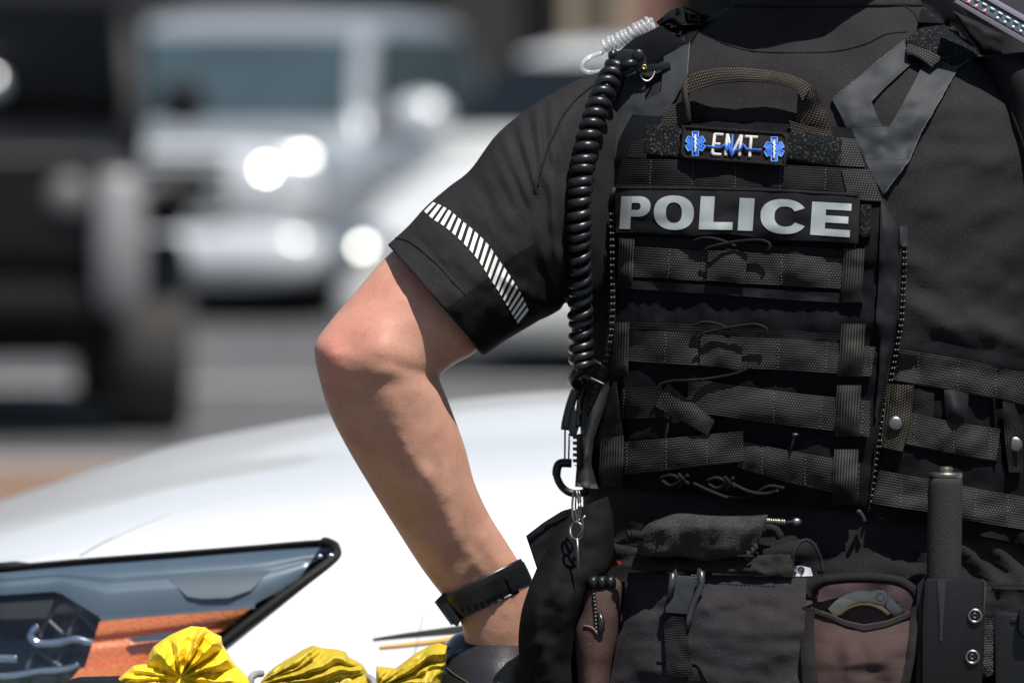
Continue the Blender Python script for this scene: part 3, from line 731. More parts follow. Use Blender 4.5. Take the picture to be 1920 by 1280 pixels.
# row 3
strap('webbing_strap', [(1166, 728), (1200, 726), (1240, 725)], [(1160, 787), (1200, 785), (1246, 781)], M['webd'], .005, dips=(1170,))
strap('webbing_tab', [(1230, 762), (1240, 738), (1252, 718)], [(1326, 816), (1334, 800), (1340, 788)], M['web'], .011, nx=14, ny=20, sag=.003)
strap('webbing_strap', [(1293, 709), (1380, 723), (1481, 736), (1567, 745), (1632, 752)], [(1285, 771), (1368, 782), (1481, 798), (1566, 808), (1630, 819)], M['web'], .009, dips=(1452, 1540, 1618), sag=.003)
tape([(1593, 722), (1590, 760), (1588, 800), (1590, 818)], 46, .011)
# row 4
strap('webbing_strap', [(1150, 830), (1250, 822), (1326, 814), (1393, 808)], [(1148, 892), (1250, 882), (1326, 872), (1395, 865)], M['web'], .009, dips=(1176, 1250, 1326), sag=.003)
strap('webbing_strap', [(1394, 828), (1481, 845), (1564, 860), (1612, 868)], [(1382, 876), (1470, 903), (1557, 923), (1610, 934)], M['web'], .006, dips=(1430, 1510), sag=.002)
tape([(1148, 816), (1147, 850), (1145, 886), (1146, 912)], 44, .013)
tape([(1588, 842), (1586, 870), (1584, 910), (1584, 946)], 46, .009)
for p in ([(1180, 800), (1172, 830), (1168, 900)],): pass
# left edge of the vest: corner leather tab and strap up to the ring
mk('corner_strap', sheet([(1150, 716), (1122, 790), (1108, 840)], [(1156, 716), (1166, 790), (1170, 822)], V_, .012, .003, 16, 8, puff=.003), M['webd'], vest)
mk('corner_strap', sheet([(1134, 716), (1110, 768), (1090, 812), (1082, 860), (1078, 912)], [(1144, 724), (1128, 780), (1114, 820), (1108, 870), (1122, 916)], V_, .020, .004, 24, 8, puff=.004, pk=2), M['leather'], vest)
# trims, zips
flap = mk('side_flap', sheet([(1652, 372), (1650, 440), (1648, 520), (1642, 600), (1650, 640), (1648, 700), (1640, 780)], [(1660, 374), (1688, 432), (1691, 510), (1684, 600), (1664, 690), (1652, 750), (1643, 786)], V_, .006, .003, 50, 8, puff=.002, fn=lambda u, v, x, y: .0014*fbm(x, y, 26)), M['vest_side'], vest)
def zipper(pts, surf, lift, step=11.5, two=True):
    q = resample(pts, int(sum(math.dist(pts[i], pts[i+1]) for i in range(len(pts)-1))/step)+1)
    gs = []
    for i, (x, y) in enumerate(q):
        d = surf(x, y)-lift
        for s in ((-2.4, 2.4) if two else (0,)):
            gs.append(ball(Q(x+s, y, d), .0017 if two else .0020, 7, 5, 1, 1, 1))
    return join(*gs)
z = mk('zip_teeth', zipper([(1697, 462), (1695, 520), (1691, 600), (1677, 680), (1661, 760), (1649, 830), (1641, 900), (1634, 952)], V_, .008), M['bead'], vest); z['kind'] = 'stuff'
mk('zip_tape', sheet([(1688, 436), (1686, 520), (1682, 600), (1668, 680), (1653, 760), (1641, 830), (1634, 900), (1627, 960)], [(1700, 436), (1698, 520), (1694, 600), (1680, 680), (1665, 760), (1653, 830), (1645, 900), (1638, 960)], V_, .005, .002, 50, 2), M['webd'], vest)
mk('zip_stop', sheet([(1687, 424), (1694, 423), (1702, 423)], [(1687, 462), (1694, 462), (1701, 462)], V_, .010, .004, 6, 6), M['hypalon'], vest)
mk('zip_pull', tube([Q(x, y, V_(x, y)-.012) for x, y in [(1610, 958), (1616, 966), (1622, 978)]], .0022, 8), M['hypalon'], vest)
z = mk('zip_teeth', zipper([(1147, 402), (1148, 500), (1149, 560), (1147, 620), (1140, 665), (1122, 720), (1104, 780)], V_, .009, 12), M['bead'], vest); z['kind'] = 'stuff'
mk('zip_tape', sheet([(1139, 350), (1139, 500), (1140, 600), (1130, 680), (1100, 770)], [(1153, 350), (1154, 500), (1155, 600), (1146, 680), (1116, 780)], V_, .006, .002, 40, 2), M['webd'], vest)
mk('zip_pull', tube([Q(x, y, V_(x, y)-.012) for x, y in [(1153, 352), (1148, 366), (1144, 384)]], .0022, 8), M['hypalon'], vest)
# shock cord
def cordpath(pts, lift, r=.0015): return tube([Q(x, y, V_(x, y)-lift) for x, y in catmull(pts, 8)], r, 8)
mk('shock_cord', cordpath([(1320, 472), (1330, 464), (1368, 455), (1412, 450), (1434, 452), (1444, 460), (1440, 470)], .016), M['cord'], vest)
mk('shock_cord', cordpath([(1310, 632), (1322, 624), (1368, 614), (1412, 608), (1430, 612), (1438, 618), (1436, 630)], .016), M['cord'], vest)
mk('shock_cord', cordpath([(1300, 452), (1320, 446), (1350, 450), (1380, 462)], .010), M['cord'], vest)
mk('shock_cord', cordpath([(1302, 610), (1318, 604), (1340, 606), (1372, 618)], .010), M['cord'], vest)
mk('shock_cord', cordpath([(1231, 732), (1240, 720), (1262, 714), (1293, 713), (1340, 708), (1380, 700), (1408, 688)], .012), M['cord'], vest)
mk('shock_cord', cordpath([(1258, 780), (1252, 800), (1246, 830)], .006), M['cord'], vest)
for x0, y0 in ((1262, 900), (1348, 905)):
    mk('cord_knot', join(cordpath([(x0-22, y0-4), (x0-4, y0-9), (x0+14, y0-2), (x0+30, y0+8)], .016, .0020), cordpath([(x0-20, y0+2), (x0-4, y0+10), (x0+16, y0+2), (x0+28, y0-10)], .019, .0020), cordpath([(x0+10, y0-12), (x0+20, y0+2), (x0+12, y0+14)], .022, .0020)), M['cord'], vest)
mk('shock_cord', cordpath([(1300, 906), (1330, 920), (1370, 934), (1410, 930), (1440, 912), (1470, 915)], .012, .0020), M['cord'], vest)
mk('shock_cord', cordpath([(1372, 906), (1400, 920), (1430, 926), (1460, 920)], .014, .0020), M['cord'], vest)
mk('pin_head', join(tube([Q(x, y, V_(x, y)-.010) for x, y in [(1483, 842), (1487, 828), (1490, 818)]], .0012, 6), ball(Q(1491, 815, V_(1491, 815)-.011), .0032, 8, 6, 1.2, 1, .7)), M['bead'], vest)

# ---- cummerbund round the officer's right side
sidep_ = mk('side_panel', sheet([(1690, 648), (1760, 640), (1850, 660), (1960, 690)], [(1632, 968), (1740, 985), (1850, 1006), (1965, 1030)], D, .012, .010, 40, 34, puff=.003, pk=8, fn=lambda u, v, x, y: .002*fbm(x, y, 40) + .004*math.exp(-((y-660-(x-1690)*.12)/14.)**2)), M['vest'], vest)
CB = depthfn(bvh_of(join(shirt_geo, *[(list(map(lambda v: Vector(v.co), o_.data.vertices)), [tuple(p.vertices) for p in o_.data.polygons]) for o_ in [sidep_]])), 1500)
def cstrap(*a, **k): return strap(*a, surf=CB, **k)
cstrap('webbing_strap', [(1684, 655), (1728, 661), (1820, 676), (1876, 690), (1945, 703)], [(1672, 712), (1773, 729), (1876, 748), (1945, 765)], M['web'], .006, dips=(1722, 1798, 1868), sag=.002)
cstrap('webbing_strap', [(1711, 775), (1792, 792), (1876, 804)], [(1698, 832), (1808, 855), (1868, 864)], M['web'], .006, dips=(1716, 1790, 1858), sag=.002)
cstrap('webbing_strap', [(1646, 881), (1741, 898), (1859, 921), (1945, 935)], [(1632, 943), (1738, 959), (1807, 974), (1945, 996)], M['web'], .006, dips=(1690, 1830, 1890), sag=.002)
cstrap('snap_tab', [(1664, 719), (1656, 790), (1652, 838)], [(1713, 722), (1709, 790), (1692, 846)], M['handle'], .010, ny=10, sag=.004)
cstrap('webbing_strap', [(1712, 728), (1730, 730), (1752, 734)], [(1712, 780), (1730, 784), (1750, 788)], M['webd'], .004)
mk('snap_button', disc(1679, 793, CB(1679, 793)-.0135, .0066, .0030, 24), M['steel'], vest)
cstrap('fabric_loop', [(1770, 731), (1790, 730), (1816, 738)], [(1774, 790), (1796, 794), (1814, 794)], M['vest_side'], .006, sag=.010)
cstrap('snap_tab', [(1880, 752), (1884, 820), (1892, 885)], [(1902, 756), (1920, 810), (1916, 885)], M['webd'], .010, sag=.004)
mk('snap_button', disc(1903, 832, CB(1903, 832)-.015, .0070, .0030, 24), M['steel'], vest)
mk('side_seam', tube([Q(x, y, CB(x, y)-.004) for x, y in resample([(1862, 740), (1868, 820), (1866, 870)], 10)], .0016, 6), M['vest'], vest)

# ---- lettered patches
def bil(c, u, v):
    (x0, y0), (x1, y1), (x2, y2), (x3, y3) = c   # tl tr br bl
    return ((x0*(1-u)+x1*u)*(1-v)+(x3*(1-u)+x2*u)*v, (y0*(1-u)+y1*u)*(1-v)+(y3*(1-u)+y2*u)*v)
pp = mk('police_patch', sheet([(1153, 348), (1300, 350), (1460, 354), (1613, 363)], [(1155, 436), (1200, 436), (1300, 442), (1360, 438), (1460, 450), (1540, 452), (1609, 456)], V_, .0135, .003, 60, 14, fn=lambda u, v, x, y: .0008*fbm(x, y, 70) + .0015*max(0, v-.8)*5*(fbm(x, 3, 40)), edge=.002), M['patch'], vest)
pp['label'] = 'black patch with grey lettering POLICE'
PP = depthfn(bvh_of(([v.co for v in pp.data.vertices], [tuple(p.vertices) for p in pp.data.polygons])), 1390)
mk('patch_edge', tube([Q(x, y, PP(x, y)-.0004) for x, y in resample([(1157, 353), (1300, 354), (1460, 358), (1608, 367)], 40)], .0009, 6), M['border'], pp)
def lquad(c, strips, surf, lift, thick, nx=10, ny=6):
    return join(*[sheet([bil(c, *p) for p in A], [bil(c, *p) for p in B], surf, lift, thick, nx, ny) for A, B in strips])
def arc(cx, cy, rx, ry, a0, a1, n=24, e=2.3):
    out = []
    for i in range(n+1):
        a = R(a0+(a1-a0)*i/n); c, s = math.cos(a), math.sin(a)
        out.append((cx+rx*math.copysign(abs(c)**(2/e), c), cy-ry*math.copysign(abs(s)**(2/e), s)))
    return out
def rect(u0, v0, u1, v1): return ([(u0, v0), (u1, v0)], [(u0, v1), (u1, v1)])
LET = {
 'P': [rect(0, 0, .36, 1), ([(.36, 0), (.60, 0)] + [p for p in arc(.60, .31, .40, .31, 90, -90, 18, 2.2)] + [(.36, .62)],
                            [(.36, .20), (.56, .20)] + [p for p in arc(.56, .31, .11, .11, 90, -90, 18, 2.2)] + [(.36, .42)])],
 'O': [(arc(.5, .5, .5, .5, 90, 450, 48), arc(.5, .5, .20, .30, 90, 450, 48))],
 'L': [rect(0, 0, .42, .77), rect(0, .77, 1, 1)],
 'I': [rect(0, 0, 1, 1)],
 'C': [(arc(.52, .5, .52, .5, 28, 332, 44), arc(.55, .5, .24, .29, 30, 330, 44))],
 'E': [rect(0, 0, .36, 1), rect(.36, 0, 1, .21), rect(.36, .39, .94, .60), rect(.36, .79, 1, 1)],
}
for ch, x0, x1, ta, tb, ba, bb in (('P', 1163, 1219, 368, 368, 429, 430), ('O', 1226, 1301, 366, 367, 430, 432), ('L', 1312, 1375, 368, 369, 430, 431),
                                  ('I', 1385, 1413, 371, 372, 432, 433), ('C', 1426, 1510, 372, 375, 437, 440), ('E', 1521, 1595, 378, 382, 440, 445)):
    nx = 50 if ch in 'OC' else 24
    sl_ = 0 if ch in 'OC' else 2
    mk('letter', lquad([(x0+sl_, ta), (x1+sl_, tb), (x1-sl_, bb), (x0-sl_, ba)], LET[ch], PP, .0008, .0007, nx, 4), M['silver'], pp)
# EMT patch
ec = [(1281, 237), (1478, 251), (1473, 312), (1275, 296)]
ep = mk('medic_patch', sheet([ec[0], ec[1]], [ec[3], ec[2]], V_, .0125, .003, 40, 12, fn=lambda u, v, x, y: .0004*fbm(x, y, 50)), M['emt'], vest)
ep['label'] = 'small black patch with white EMT and two blue medical stars'
EP = depthfn(bvh_of(([v.co for v in ep.data.vertices], [tuple(p.vertices) for p in ep.data.polygons])), 1375)
ring = [bil(ec, u, v) for u, v in [(i/20, .02) for i in range(20)] + [(.985, i/8) for i in range(1, 8)] + [(1-i/20, .97) for i in range(20)] + [(.015, 1-i/8) for i in range(1, 8)]]
mk('patch_border', tube([Q(x, y, EP(x, y)-.0006) for x, y in ring], .0018, 8, closed=True), M['border'], ep)
zc = lambda x, y: (1270+x/8.727, 225+y/8.727)     # reading of the enlarged patch
def strokes(lst, w, lift=.0016, flat=.5, mat='thread', r=None, per=3, seg=8):
    gs = []
    for pts in lst:
        q = resample([zc(*p) for p in pts], max(4, len(pts)*4))
        gs.append(tube([Q(x, y, EP(x, y)-lift) for x, y in q], w, seg))
    return join(*gs)
mk('letter', strokes([[(612, 240), (592, 400), (572, 565)], [(612, 236), (748, 246)], [(610, 395), (700, 402)], [(572, 560), (715, 572)]], .0016, .0008), M['thread'], ep)
mk('letter', strokes([[(820, 240), (800, 420), (790, 590)], [(825, 245), (860, 420), (885, 560)], [(1045, 255), (960, 430), (900, 560)], [(1050, 255), (1030, 430), (1015, 600)]], .0016, .0008), M['thread'], ep)
mk('letter', strokes([[(1110, 276), (1315, 288)], [(1208, 285), (1195, 440), (1182, 615)]], .0016, .0008), M['thread'], ep)
mk('heartbeat_line', strokes([[(470, 430), (600, 445), (730, 450), (775, 385), (815, 510), (845, 370), (870, 560), (905, 235), (890, 600), (945, 495), (1040, 485), (1078, 390), (1130, 480), (1375, 492)]], .0011, .0025), M['blue'], ep)
for cx, cy in ((295, 390), (1585, 480)):
    st = []
    for k in range(3):
        a = R(90+60*k)
        wv = 56 if k == 0 else 52
        L = 205 if k == 0 else 170
        ca, sa = math.cos(a), math.sin(a)
        def cr(t, s): return zc(cx + ca*t - sa*s + (cy-390)*0 - (sa*t)*.0, cy - sa*t - ca*s)
        st.append(sheet([cr(-L, -wv), cr(L, -wv)], [cr(-L, wv), cr(L, wv)], EP, .0012+.00025*k, .001, 16, 6))
    s = mk('medical_star', join(*st), M['blue'], ep)
    ol = []
    for k in range(6):
        a = R(90+60*k); ca, sa = math.cos(a), math.sin(a); L = 205 if k % 3 == 0 else 170
        ol.append([(cx+ca*t-sa*sv, cy-sa*t-ca*sv) for t, sv in ((100, -50), (L-8, -50), (L-8, 50), (100, 50))])
    mk('star_outline', strokes(ol, .0005, .0020), M['bluel'], ep)
    sn = [[(cx+12, cy-130), (cx-20, cy-100), (cx+15, cy-70), (cx-12, cy-35), (cx+14, cy), (cx-12, cy+35), (cx+10, cy+70), (cx-8, cy+100), (cx-5, cy+145)], [(cx, cy-140), (cx-4, cy+150)]]
    mk('serpent_staff', strokes(sn, .0009, .0030), M['thread'], ep)
# ============================================================ GEAR ON THE OFFICER
def obj_bvh(*os):
    return bvh_of(join(*[([o.matrix_world @ v.co if False else v.co.copy() for v in o.data.vertices], [tuple(p.vertices) for p in o.data.polygons]) for o in os]))
# coiled microphone cord
def helix(path, r, wire, turns, seg=7, per=14):
    q = catmull(path, 12); n = turns*per
    q = resample(q, n+1); pts = []
    P3 = [Q(*p) for p in q]
    jit = [random.uniform(-1, 1) for _ in range(turns+2)]
    up = None
    for i in range(n+1):
        t = (P3[min(i+1, n)]-P3[max(i-1, 0)]).normalized()
        if up is None: up = t.orthogonal()
        up = (up - t*up.dot(t)).normalized(); s = t.cross(up); a = 2*math.pi*i/per
        f_ = i/per; j_ = jit[int(f_)]*(1-f_ % 1)+jit[int(f_)+1]*(f_ % 1)
        pts.append(P3[i] + (up*math.cos(a) + s*math.sin(a))*r*(1+.09*j_) + t*r*.22*j_)
    return tube(pts, wire, seg)
VS = depthfn(bvh_of(join(shirt_geo, vest_geo, SLV)), 1500)
def V2(x, y): return VS(x, y)
cord_path = [(1164, 108, V2(1170, 140)-.034), (1148, 140, V2(1160, 140)-.034), (1126, 188, V2(1130, 200)-.030), (1105, 252, V2(1110, 260)-.026), (1092, 320, V2(1105, 320)-.024), (1086, 400, V2(1105, 400)-.026),
             (1086, 480, V2(1110, 480)-.030), (1088, 560, V2(1110, 560)-.034), (1089, 640, V2(1112, 640)-.036), (1091, 690, V2(1114, 690)-.038)]
c = thing('coiled_cord', Q(1089, 690, 0), 'thick black coiled cord hanging from the shoulder clip down the left of the vest', 'cord')
mk('coil', join(helix(cord_path, .0078, .0047, 29, 10, 20)), M['rubber'], c)
cl = tube([Q(*p) for p in catmull([(1095, 690, V2(1114, 690)-.034), (1080, 700, V2(1114, 690)-.03), (1074, 712, V2(1114, 700)-.02), (1082, 724, V2(1114, 700)-.01)], 6)], .0050, 10)
mk('cord_end', cl, M['rubber'], c)
# shoulder clip with its tube fittings
mc = thing('microphone_clip', Q(1190, 120, .03), 'black lapel clip with brass rivet holding the coiled cord at the left shoulder', 'clip')
d0 = D(1200, 120)-.048
mk('clip_body', prism([(1152, 100), (1166, 92), (1182, 93), (1196, 96), (1212, 106), (1214, 122), (1219, 132), (1210, 137), (1196, 136), (1186, 124), (1168, 124), (1156, 130), (1150, 118)], d0, .018, .003), M['plastic'], mc)
mk('clip_jaw', prism([(1214, 121), (1240, 119), (1256, 116), (1258, 128), (1246, 131), (1216, 135)], d0+.004, .010, .0012), M['plastic'], mc)
mk('clip_neck', tube([Q(1166, 122, d0-.002), Q(1182, 119, d0-.002), Q(1192, 118, d0)], .0045, 12), M['rubber'], mc)
mk('rivet', disc(1208, 126, d0-.001, .0026, .002, 16, prof=[(1, 0), (1, .8), (.75, 1), (.45, .8), (.4, 0), (.001, 0)]), M['brass'], mc)
mk('clip_spring', tube([Q(*p) for p in catmull([(1200, 138, d0+.004), (1206, 150, d0+.002), (1216, 152, d0+.002), (1224, 144, d0+.004), (1228, 134, d0+.006)], 5)], .0012, 8), M['steel'], mc)
mk('swivel', disc(1197, 104, d0-.001, .006, .004, 20), M['plastic'], mc)
# clear earpiece tube
et = thing('earpiece_tube', Q(1170, 80, .03), 'clear coiled earpiece tube with a loose loop above the left shoulder', 'earpiece tube')
d1 = D(1230, 60)-.045
mk('coil', helix([(1134, 87, d1+.01), (1160, 76, d1+.006), (1192, 59, d1+.002), (1223, 42, d1)], .0056, .0023, 11, 8, 18), M['tube'], et)
mk('loose_loop', tube([Q(*p) for p in catmull([(1137, 92, d1+.01), (1126, 100, d1+.008), (1108, 106, d1+.004), (1093, 118, d1), (1092, 130, d1), (1104, 136, d1), (1122, 135, d1), (1140, 129, d1)], 7)], .0021, 10), M['tube'], et)
mk('fitting', tube([Q(1136, 129, d1), Q(1146, 126, d1), Q(1147, 126, d1), Q(1156, 123, d1), Q(1157, 123, d1), Q(1166, 121, d1)], [.0024, .0028, .0036, .0036, .0044, .0044], 12), plain('clear_fitting', (.55, .57, .56), .2), et)
# radio behind the right shoulder
rd = thing('radio', Q(1850, 30, -.02), 'radio with pale icons and three pink marks behind the right shoulder', 'radio')
dr = RS(1850, 110)-.05
def rp(u, v): return (1790+130*u*1.6 - 22*v*-.0, 2+72*u*1.6 - v*58)      # u along, v across
def rq(pts): return [rp(*p) for p in pts]
mk('case', prism([(1788, 6), (1790, -34), (1860, -62), (2010, 20), (2010, 128), (1918, 82)], dr, .05, .004), M['radio'], rd)
ax = Vector((130, 74)); ax.normalize(); pr = Vector((ax.y, -ax.x))
def rl(u, v): return (1792+ax.x*u+pr.x*v, 2+ax.y*u+pr.y*v)
mk('face_panel', prism([rl(0, 6), rl(0, 26), rl(230, 26), rl(230, 6)], dr-.002, .004, .0006), M['rface'], rd)
mk('edge_band', prism([rl(-10, 30), rl(-10, 40), rl(230, 40), rl(230, 30)], dr-.004, .008, .001), M['redge'], rd)
mk('lower_band', prism([rl(-2, -4), rl(0, 4), rl(230, 4), rl(230, -8)], dr-.003, .006, .001), plain('radio_band', (.13, .115, .13), .4), rd)
for u in (22, 38, 56): mk('pink_mark', prism([rl(u-6, 7), rl(u+5, 7), rl(u+1, 16)], dr-.0032, .001, 0), M['pink'], rd)
for u in (84, 100, 118, 134): mk('icon', prism([rl(u+3*math.cos(a/8*6.283), 11+3*math.sin(a/8*6.283)) for a in range(8)], dr-.0032, .001, 0), M['icon'], rd)
for u in range(12, 200, 17): mk('icon', prism([rl(u, 19), rl(u+9, 19), rl(u+9, 23), rl(u, 23)], dr-.0032, .001, 0), M['icon'], rd)
# triangle ring and carabiner at the vest's left corner
dl = V_(1112, 740)-.034
ring = mk('strap_ring', tube([Q(*p) for p in [(1110, 674, dl), (1140, 690, dl), (1149, 702, dl), (1146, 716, dl), (1134, 722, dl), (1104, 708, dl), (1088, 700, dl), (1100, 696, dl)]], .0020, 8, closed=True), M['rubber'])
setp(ring, 'small black wire ring joining the coiled cord to the vest corner strap', 'ring')
kb = thing('carabiner', Q(1060, 870, .03), 'black multi-tool carabiner with serrated edge clipped at the lower left vest corner', 'carabiner')
dk = V_(1092, 850)-.022
mk('frame', join(tube([Q(*p, dk) for p in catmull([(1096, 712), (1080, 732), (1070, 758), (1062, 790), (1060, 806)], 5)], [.0045]*21, 8),
                 tube([Q(*p, dk) for p in catmull([(1100, 720), (1090, 742), (1086, 770), (1084, 800)], 5)], .0032, 8)), M['plastic'], kb)
mk('body_plate', prism([(1062, 768), (1078, 762), (1086, 800), (1080, 818), (1070, 818), (1064, 800)], dk-.002, .006, .001), M['plastic'], kb)
mk('gate_wire', join(tube([Q(1059.5, 800, dk), Q(1059, 866, dk)], .0009, 6), tube([Q(1067.5, 812, dk), Q(1066, 868, dk)], .0009, 6)), M['plastic'], kb)
sp = []
for i in range(5): sp += [(1074, 816+i*11), (1074, 822+i*11), (1081, 823+i*11), (1081, 827+i*11)]
mk('serrated_edge', prism([(1090, 812)] + sp + [(1074, 872), (1092, 876)], dk, .004, .0005), M['plastic'], kb)
mk('hook', tube([Q(*p, dk) for p in catmull([(1072, 868), (1052, 868), (1045, 876), (1044, 892), (1052, 910), (1066, 922), (1084, 925), (1102, 921)], 5)], [.0042]*15+[.0036]*21, 8), M['plastic'], kb)
dkr = -.030
kr = thing('key_ring', Q(1080, 970, .03), 'thin steel key ring with split ring and pin hanging from the carabiner', 'key ring')
def oval(cx, cy, rx, ry, dd, n=22, a0=0): return [Q(cx+rx*math.cos(2*math.pi*i/n), cy+ry*math.sin(2*math.pi*i/n), dd+.002*math.sin(4*math.pi*i/n)) for i in range(n)]
mk('link', tube(oval(1079, 950, 6, 30, dkr-.006), .0011, 8, closed=True), M['steel'], kr)
mk('link', tube(oval(1084, 948, 5, 28, dkr-.003), .0009, 8, closed=True), M['steel'], kr)
mk('split_ring', join(tube(oval(1081, 995, 12, 16, dkr-.007), .0014, 8, closed=True), tube([Q(1083, 1006, dkr-.008), Q(1094, 990, dkr-.008), Q(1092, 972, dkr-.008), Q(1098, 966, dkr-.008)], .0012, 8)), M['steel'], kr)
mk('pin', tube([Q(1082, 1008, dkr-.008), Q(1084, 1040, dkr-.008), Q(1086, 1080, dkr-.008)], [.0013, .0012, .0006], 8), M['steel'], kr)

# watch
wa = thing('wristwatch', Q(905, 1120, .09), 'black rubber wristwatch worn on the left wrist', 'watch')
def arm_frame(i):
    return arm_st[i]
wst = [(825, 1122, 974, 1047, .0995, .0305), (837, 1146, 986, 1070, .1035, .0300), (850, 1168, 997, 1096, .107, .0292)]
def wdisp(x, y): return 0
wl = loft(wst, 5, 64)
# open band: keep the wall, give it thickness outward
nrow = 11; V = [Vector(v) for v in wl[0]]; Fc = [f for f in wl[1] if len(f) == 4]
cens = [sum(V[r*64:(r+1)*64], Vector())/64 for r in range(nrow)]
V += [V[i] + (V[i]-cens[i//64])  .normalized()*.0026*(1 if 2 <= i//64 <= nrow-3 else .6) for i in range(nrow*64)]
n = nrow*64; F2 = list(Fc) + [tuple(i+n for i in f) for f in Fc]
for r in (0, nrow-1):
    for k in range(64): F2.append((r*64+k, r*64+(k+1) % 64, n+r*64+(k+1) % 64, n+r*64+k))
mk('strap', (V, F2), M['rubber'], wa)
mk('case', prism([(818, 1124), (830, 1112), (842, 1124), (864, 1162), (858, 1174), (846, 1168)], .082, .040, .003), M['plastic'], wa)
mk('crystal', prism([(814, 1128), (820, 1122), (850, 1168), (846, 1172)], .086, .032, .002), plain('watch_glass', (.01, .012, .02), .08, coat=1), wa)
WB = depthfn(bvh_of((V, F2)), 905)
mk('keeper', sheet([(948, 1082), (953, 1080), (958, 1078)], [(968, 1124), (974, 1121), (979, 1118)], WB, .0016, .002, 4, 10), M['plastic'], wa)
for k in range(7):
    t = k/8; x, y = 862+100*t, 1140-44*t+ 6*math.sin(math.pi*t)
    mk('strap_slot', sheet([(x, y), (x+4, y-2)], [(x+5, y+10), (x+9, y+8)], WB, .0007, .0005, 2, 4), M['gasket'], wa)

# ---------------------------------------------------------- belt and pouches
BELT = depthfn(bvh_of(torso_geo(980, 1420, 60, 90, .010)), 1520)
belt = mk('duty_belt', torso_geo(1100, 1215, 20, 110, .014), M['pouchb']); setp(belt, 'wide black duty belt carrying the pouches round the waist', 'belt')
def pouch_box(name, front_A, front_B, lift, depth_m, mat, parent, puff=.01, nx=34, ny=26, fn=None, pk=3.0):
    return mk(name, sheet(front_A, front_B, BELT, lift, depth_m, nx, ny, puff=puff, pk=pk, fn=fn), mat, parent)
up_ = thing('utility_pouch', Q(1330, 1280, -.03), 'large black canvas belt pouch with rolled top and side release buckle', 'pouch')
def crumple(a, s, z=0): return lambda u, v, x, y: a*fbm(x, y, s, z) + a*.4*fbm(x, y, s*.35, z)
pf = pouch_box('front_panel', [(1178, 1072), (1290, 1076), (1420, 1080), (1512, 1082)], [(1140, 1300), (1260, 1306), (1400, 1306), (1506, 1300)], .060, .045, M['pouch'], up_, .014, 50, 34, (lambda u, v, x, y: .028*v + .0016*fbm(x, y, 90, 1) + .0011*fbm(x, y*1.8, 34, 2) + .003*math.exp(-((x-1331)**2+(y-1158)**2)/26.**4*300) + ridge(x, y, [(1200, 1130, 1240, 1140, -.003, 12), (1400, 1130, 1450, 1142, -.002, 9), (1190, 1160, 1260, 1158, .002, 12), (1420, 1160, 1490, 1180, .002, 14), (1330, 1250, 1430, 1262, -.003, 12)])))
PF = depthfn(obj_bvh(pf), 1340)
mk('lid', sheet([(1150, 1018), (1200, 1028), (1240, 1040), (1330, 1044), (1430, 1040), (1484, 1014)], [(1164, 1064), (1200, 1070), (1300, 1072), (1400, 1076), (1460, 1080), (1486, 1082)], BELT, .054, .030, 44, 12, puff=.006, fn=lambda u, v, x, y: .013*v + .0045*fbm(x, y, 36) + .0015*fbm(x, y, 12)), M['pouchb'], up_)
mk('lid_piping', join(tube([Q(*p) for p in [(x, y, BELT(x, y)-.069) for x, y in catmull([(1196, 1037), (1222, 1041), (1250, 1038), (1290, 1038), (1312, 1046), (1330, 1050), (1350, 1044), (1380, 1042), (1412, 1043)], 5)]], .0016, 8)), M['binding'], up_)
mk('stitch_row', join(*[tube([Q(x, y, PF(x, y)-.0006), Q(x+5, y+.2, PF(x+5, y)-.0006)], .0006, 5) for x, y in resample([(1182, 1084), (1262, 1088), (1400, 1096), (1448, 1098)], 36)]), M['handle'], up_)['kind'] = 'stuff'
mk('loop_strap', join(sheet([(1430, 1030), (1482, 1014), (1500, 1010)], [(1440, 1082), (1470, 1081), (1484, 1080)], BELT, .058, .003, 12, 10),
   tube([Q(x, y, BELT(x, y)-.064+.02*t) for t, (x, y) in zip(np.linspace(0, 1, 33), catmull([(1484, 1076), (1487, 1042), (1496, 1020), (1510, 1012), (1524, 1018), (1536, 1040), (1542, 1064), (1544, 1086)], 5)[:33])], .0018, 8, flat=1),
   sheet([(1486, 1042), (1497, 1020), (1511, 1013)], [(1543, 1080), (1538, 1044), (1524, 1018)], BELT, .040, .002, 10, 10)), M['pouchb'], up_)
lb = mk('paper_label', sheet([(1482, 1062), (1502, 1060), (1520, 1064)], [(1478, 1079), (1500, 1080), (1524, 1079)], BELT, .061, .001, 8, 4), M['paper'], up_)
LB = depthfn(obj_bvh(lb), 1500)
mk('digit', join(tube([Q(x, y, LB(x, y)-.0006) for x, y in catmull([(1495, 1062), (1488, 1064), (1484, 1072), (1486, 1076), (1491, 1075), (1492, 1071), (1487, 1070), (1485, 1072)], 3)], .0009, 6)), M['ink'], lb)
mk('digit', join(tube([Q(x, y, LB(x, y)-.0006) for x, y in catmull([(1506, 1068), (1500, 1069), (1497, 1066), (1499, 1063), (1504, 1063), (1507, 1066), (1506, 1071), (1502, 1075)], 3)], .0009, 6)), M['ink'], lb)
mk('side_tab', sheet([(1156, 1049), (1176, 1060)], [(1158, 1055), (1177, 1067)], BELT, .064, .001, 4, 3), M['red'], up_)
mk('strap', sheet([(1274, 1050), (1296, 1050), (1319, 1056)], [(1268, 1080), (1290, 1082), (1312, 1084)], PF, .022, .004, 10, 10, puff=.004, pk=2), M['handle'], up_)
mk('strap', sheet([(1244, 1154), (1262, 1155), (1282, 1157)], [(1250, 1262), (1275, 1268), (1300, 1266)], PF, .010, .003, 10, 24, fn=lambda u, v, x, y: .003*fbm(x, y, 50)), M['webd'], up_)
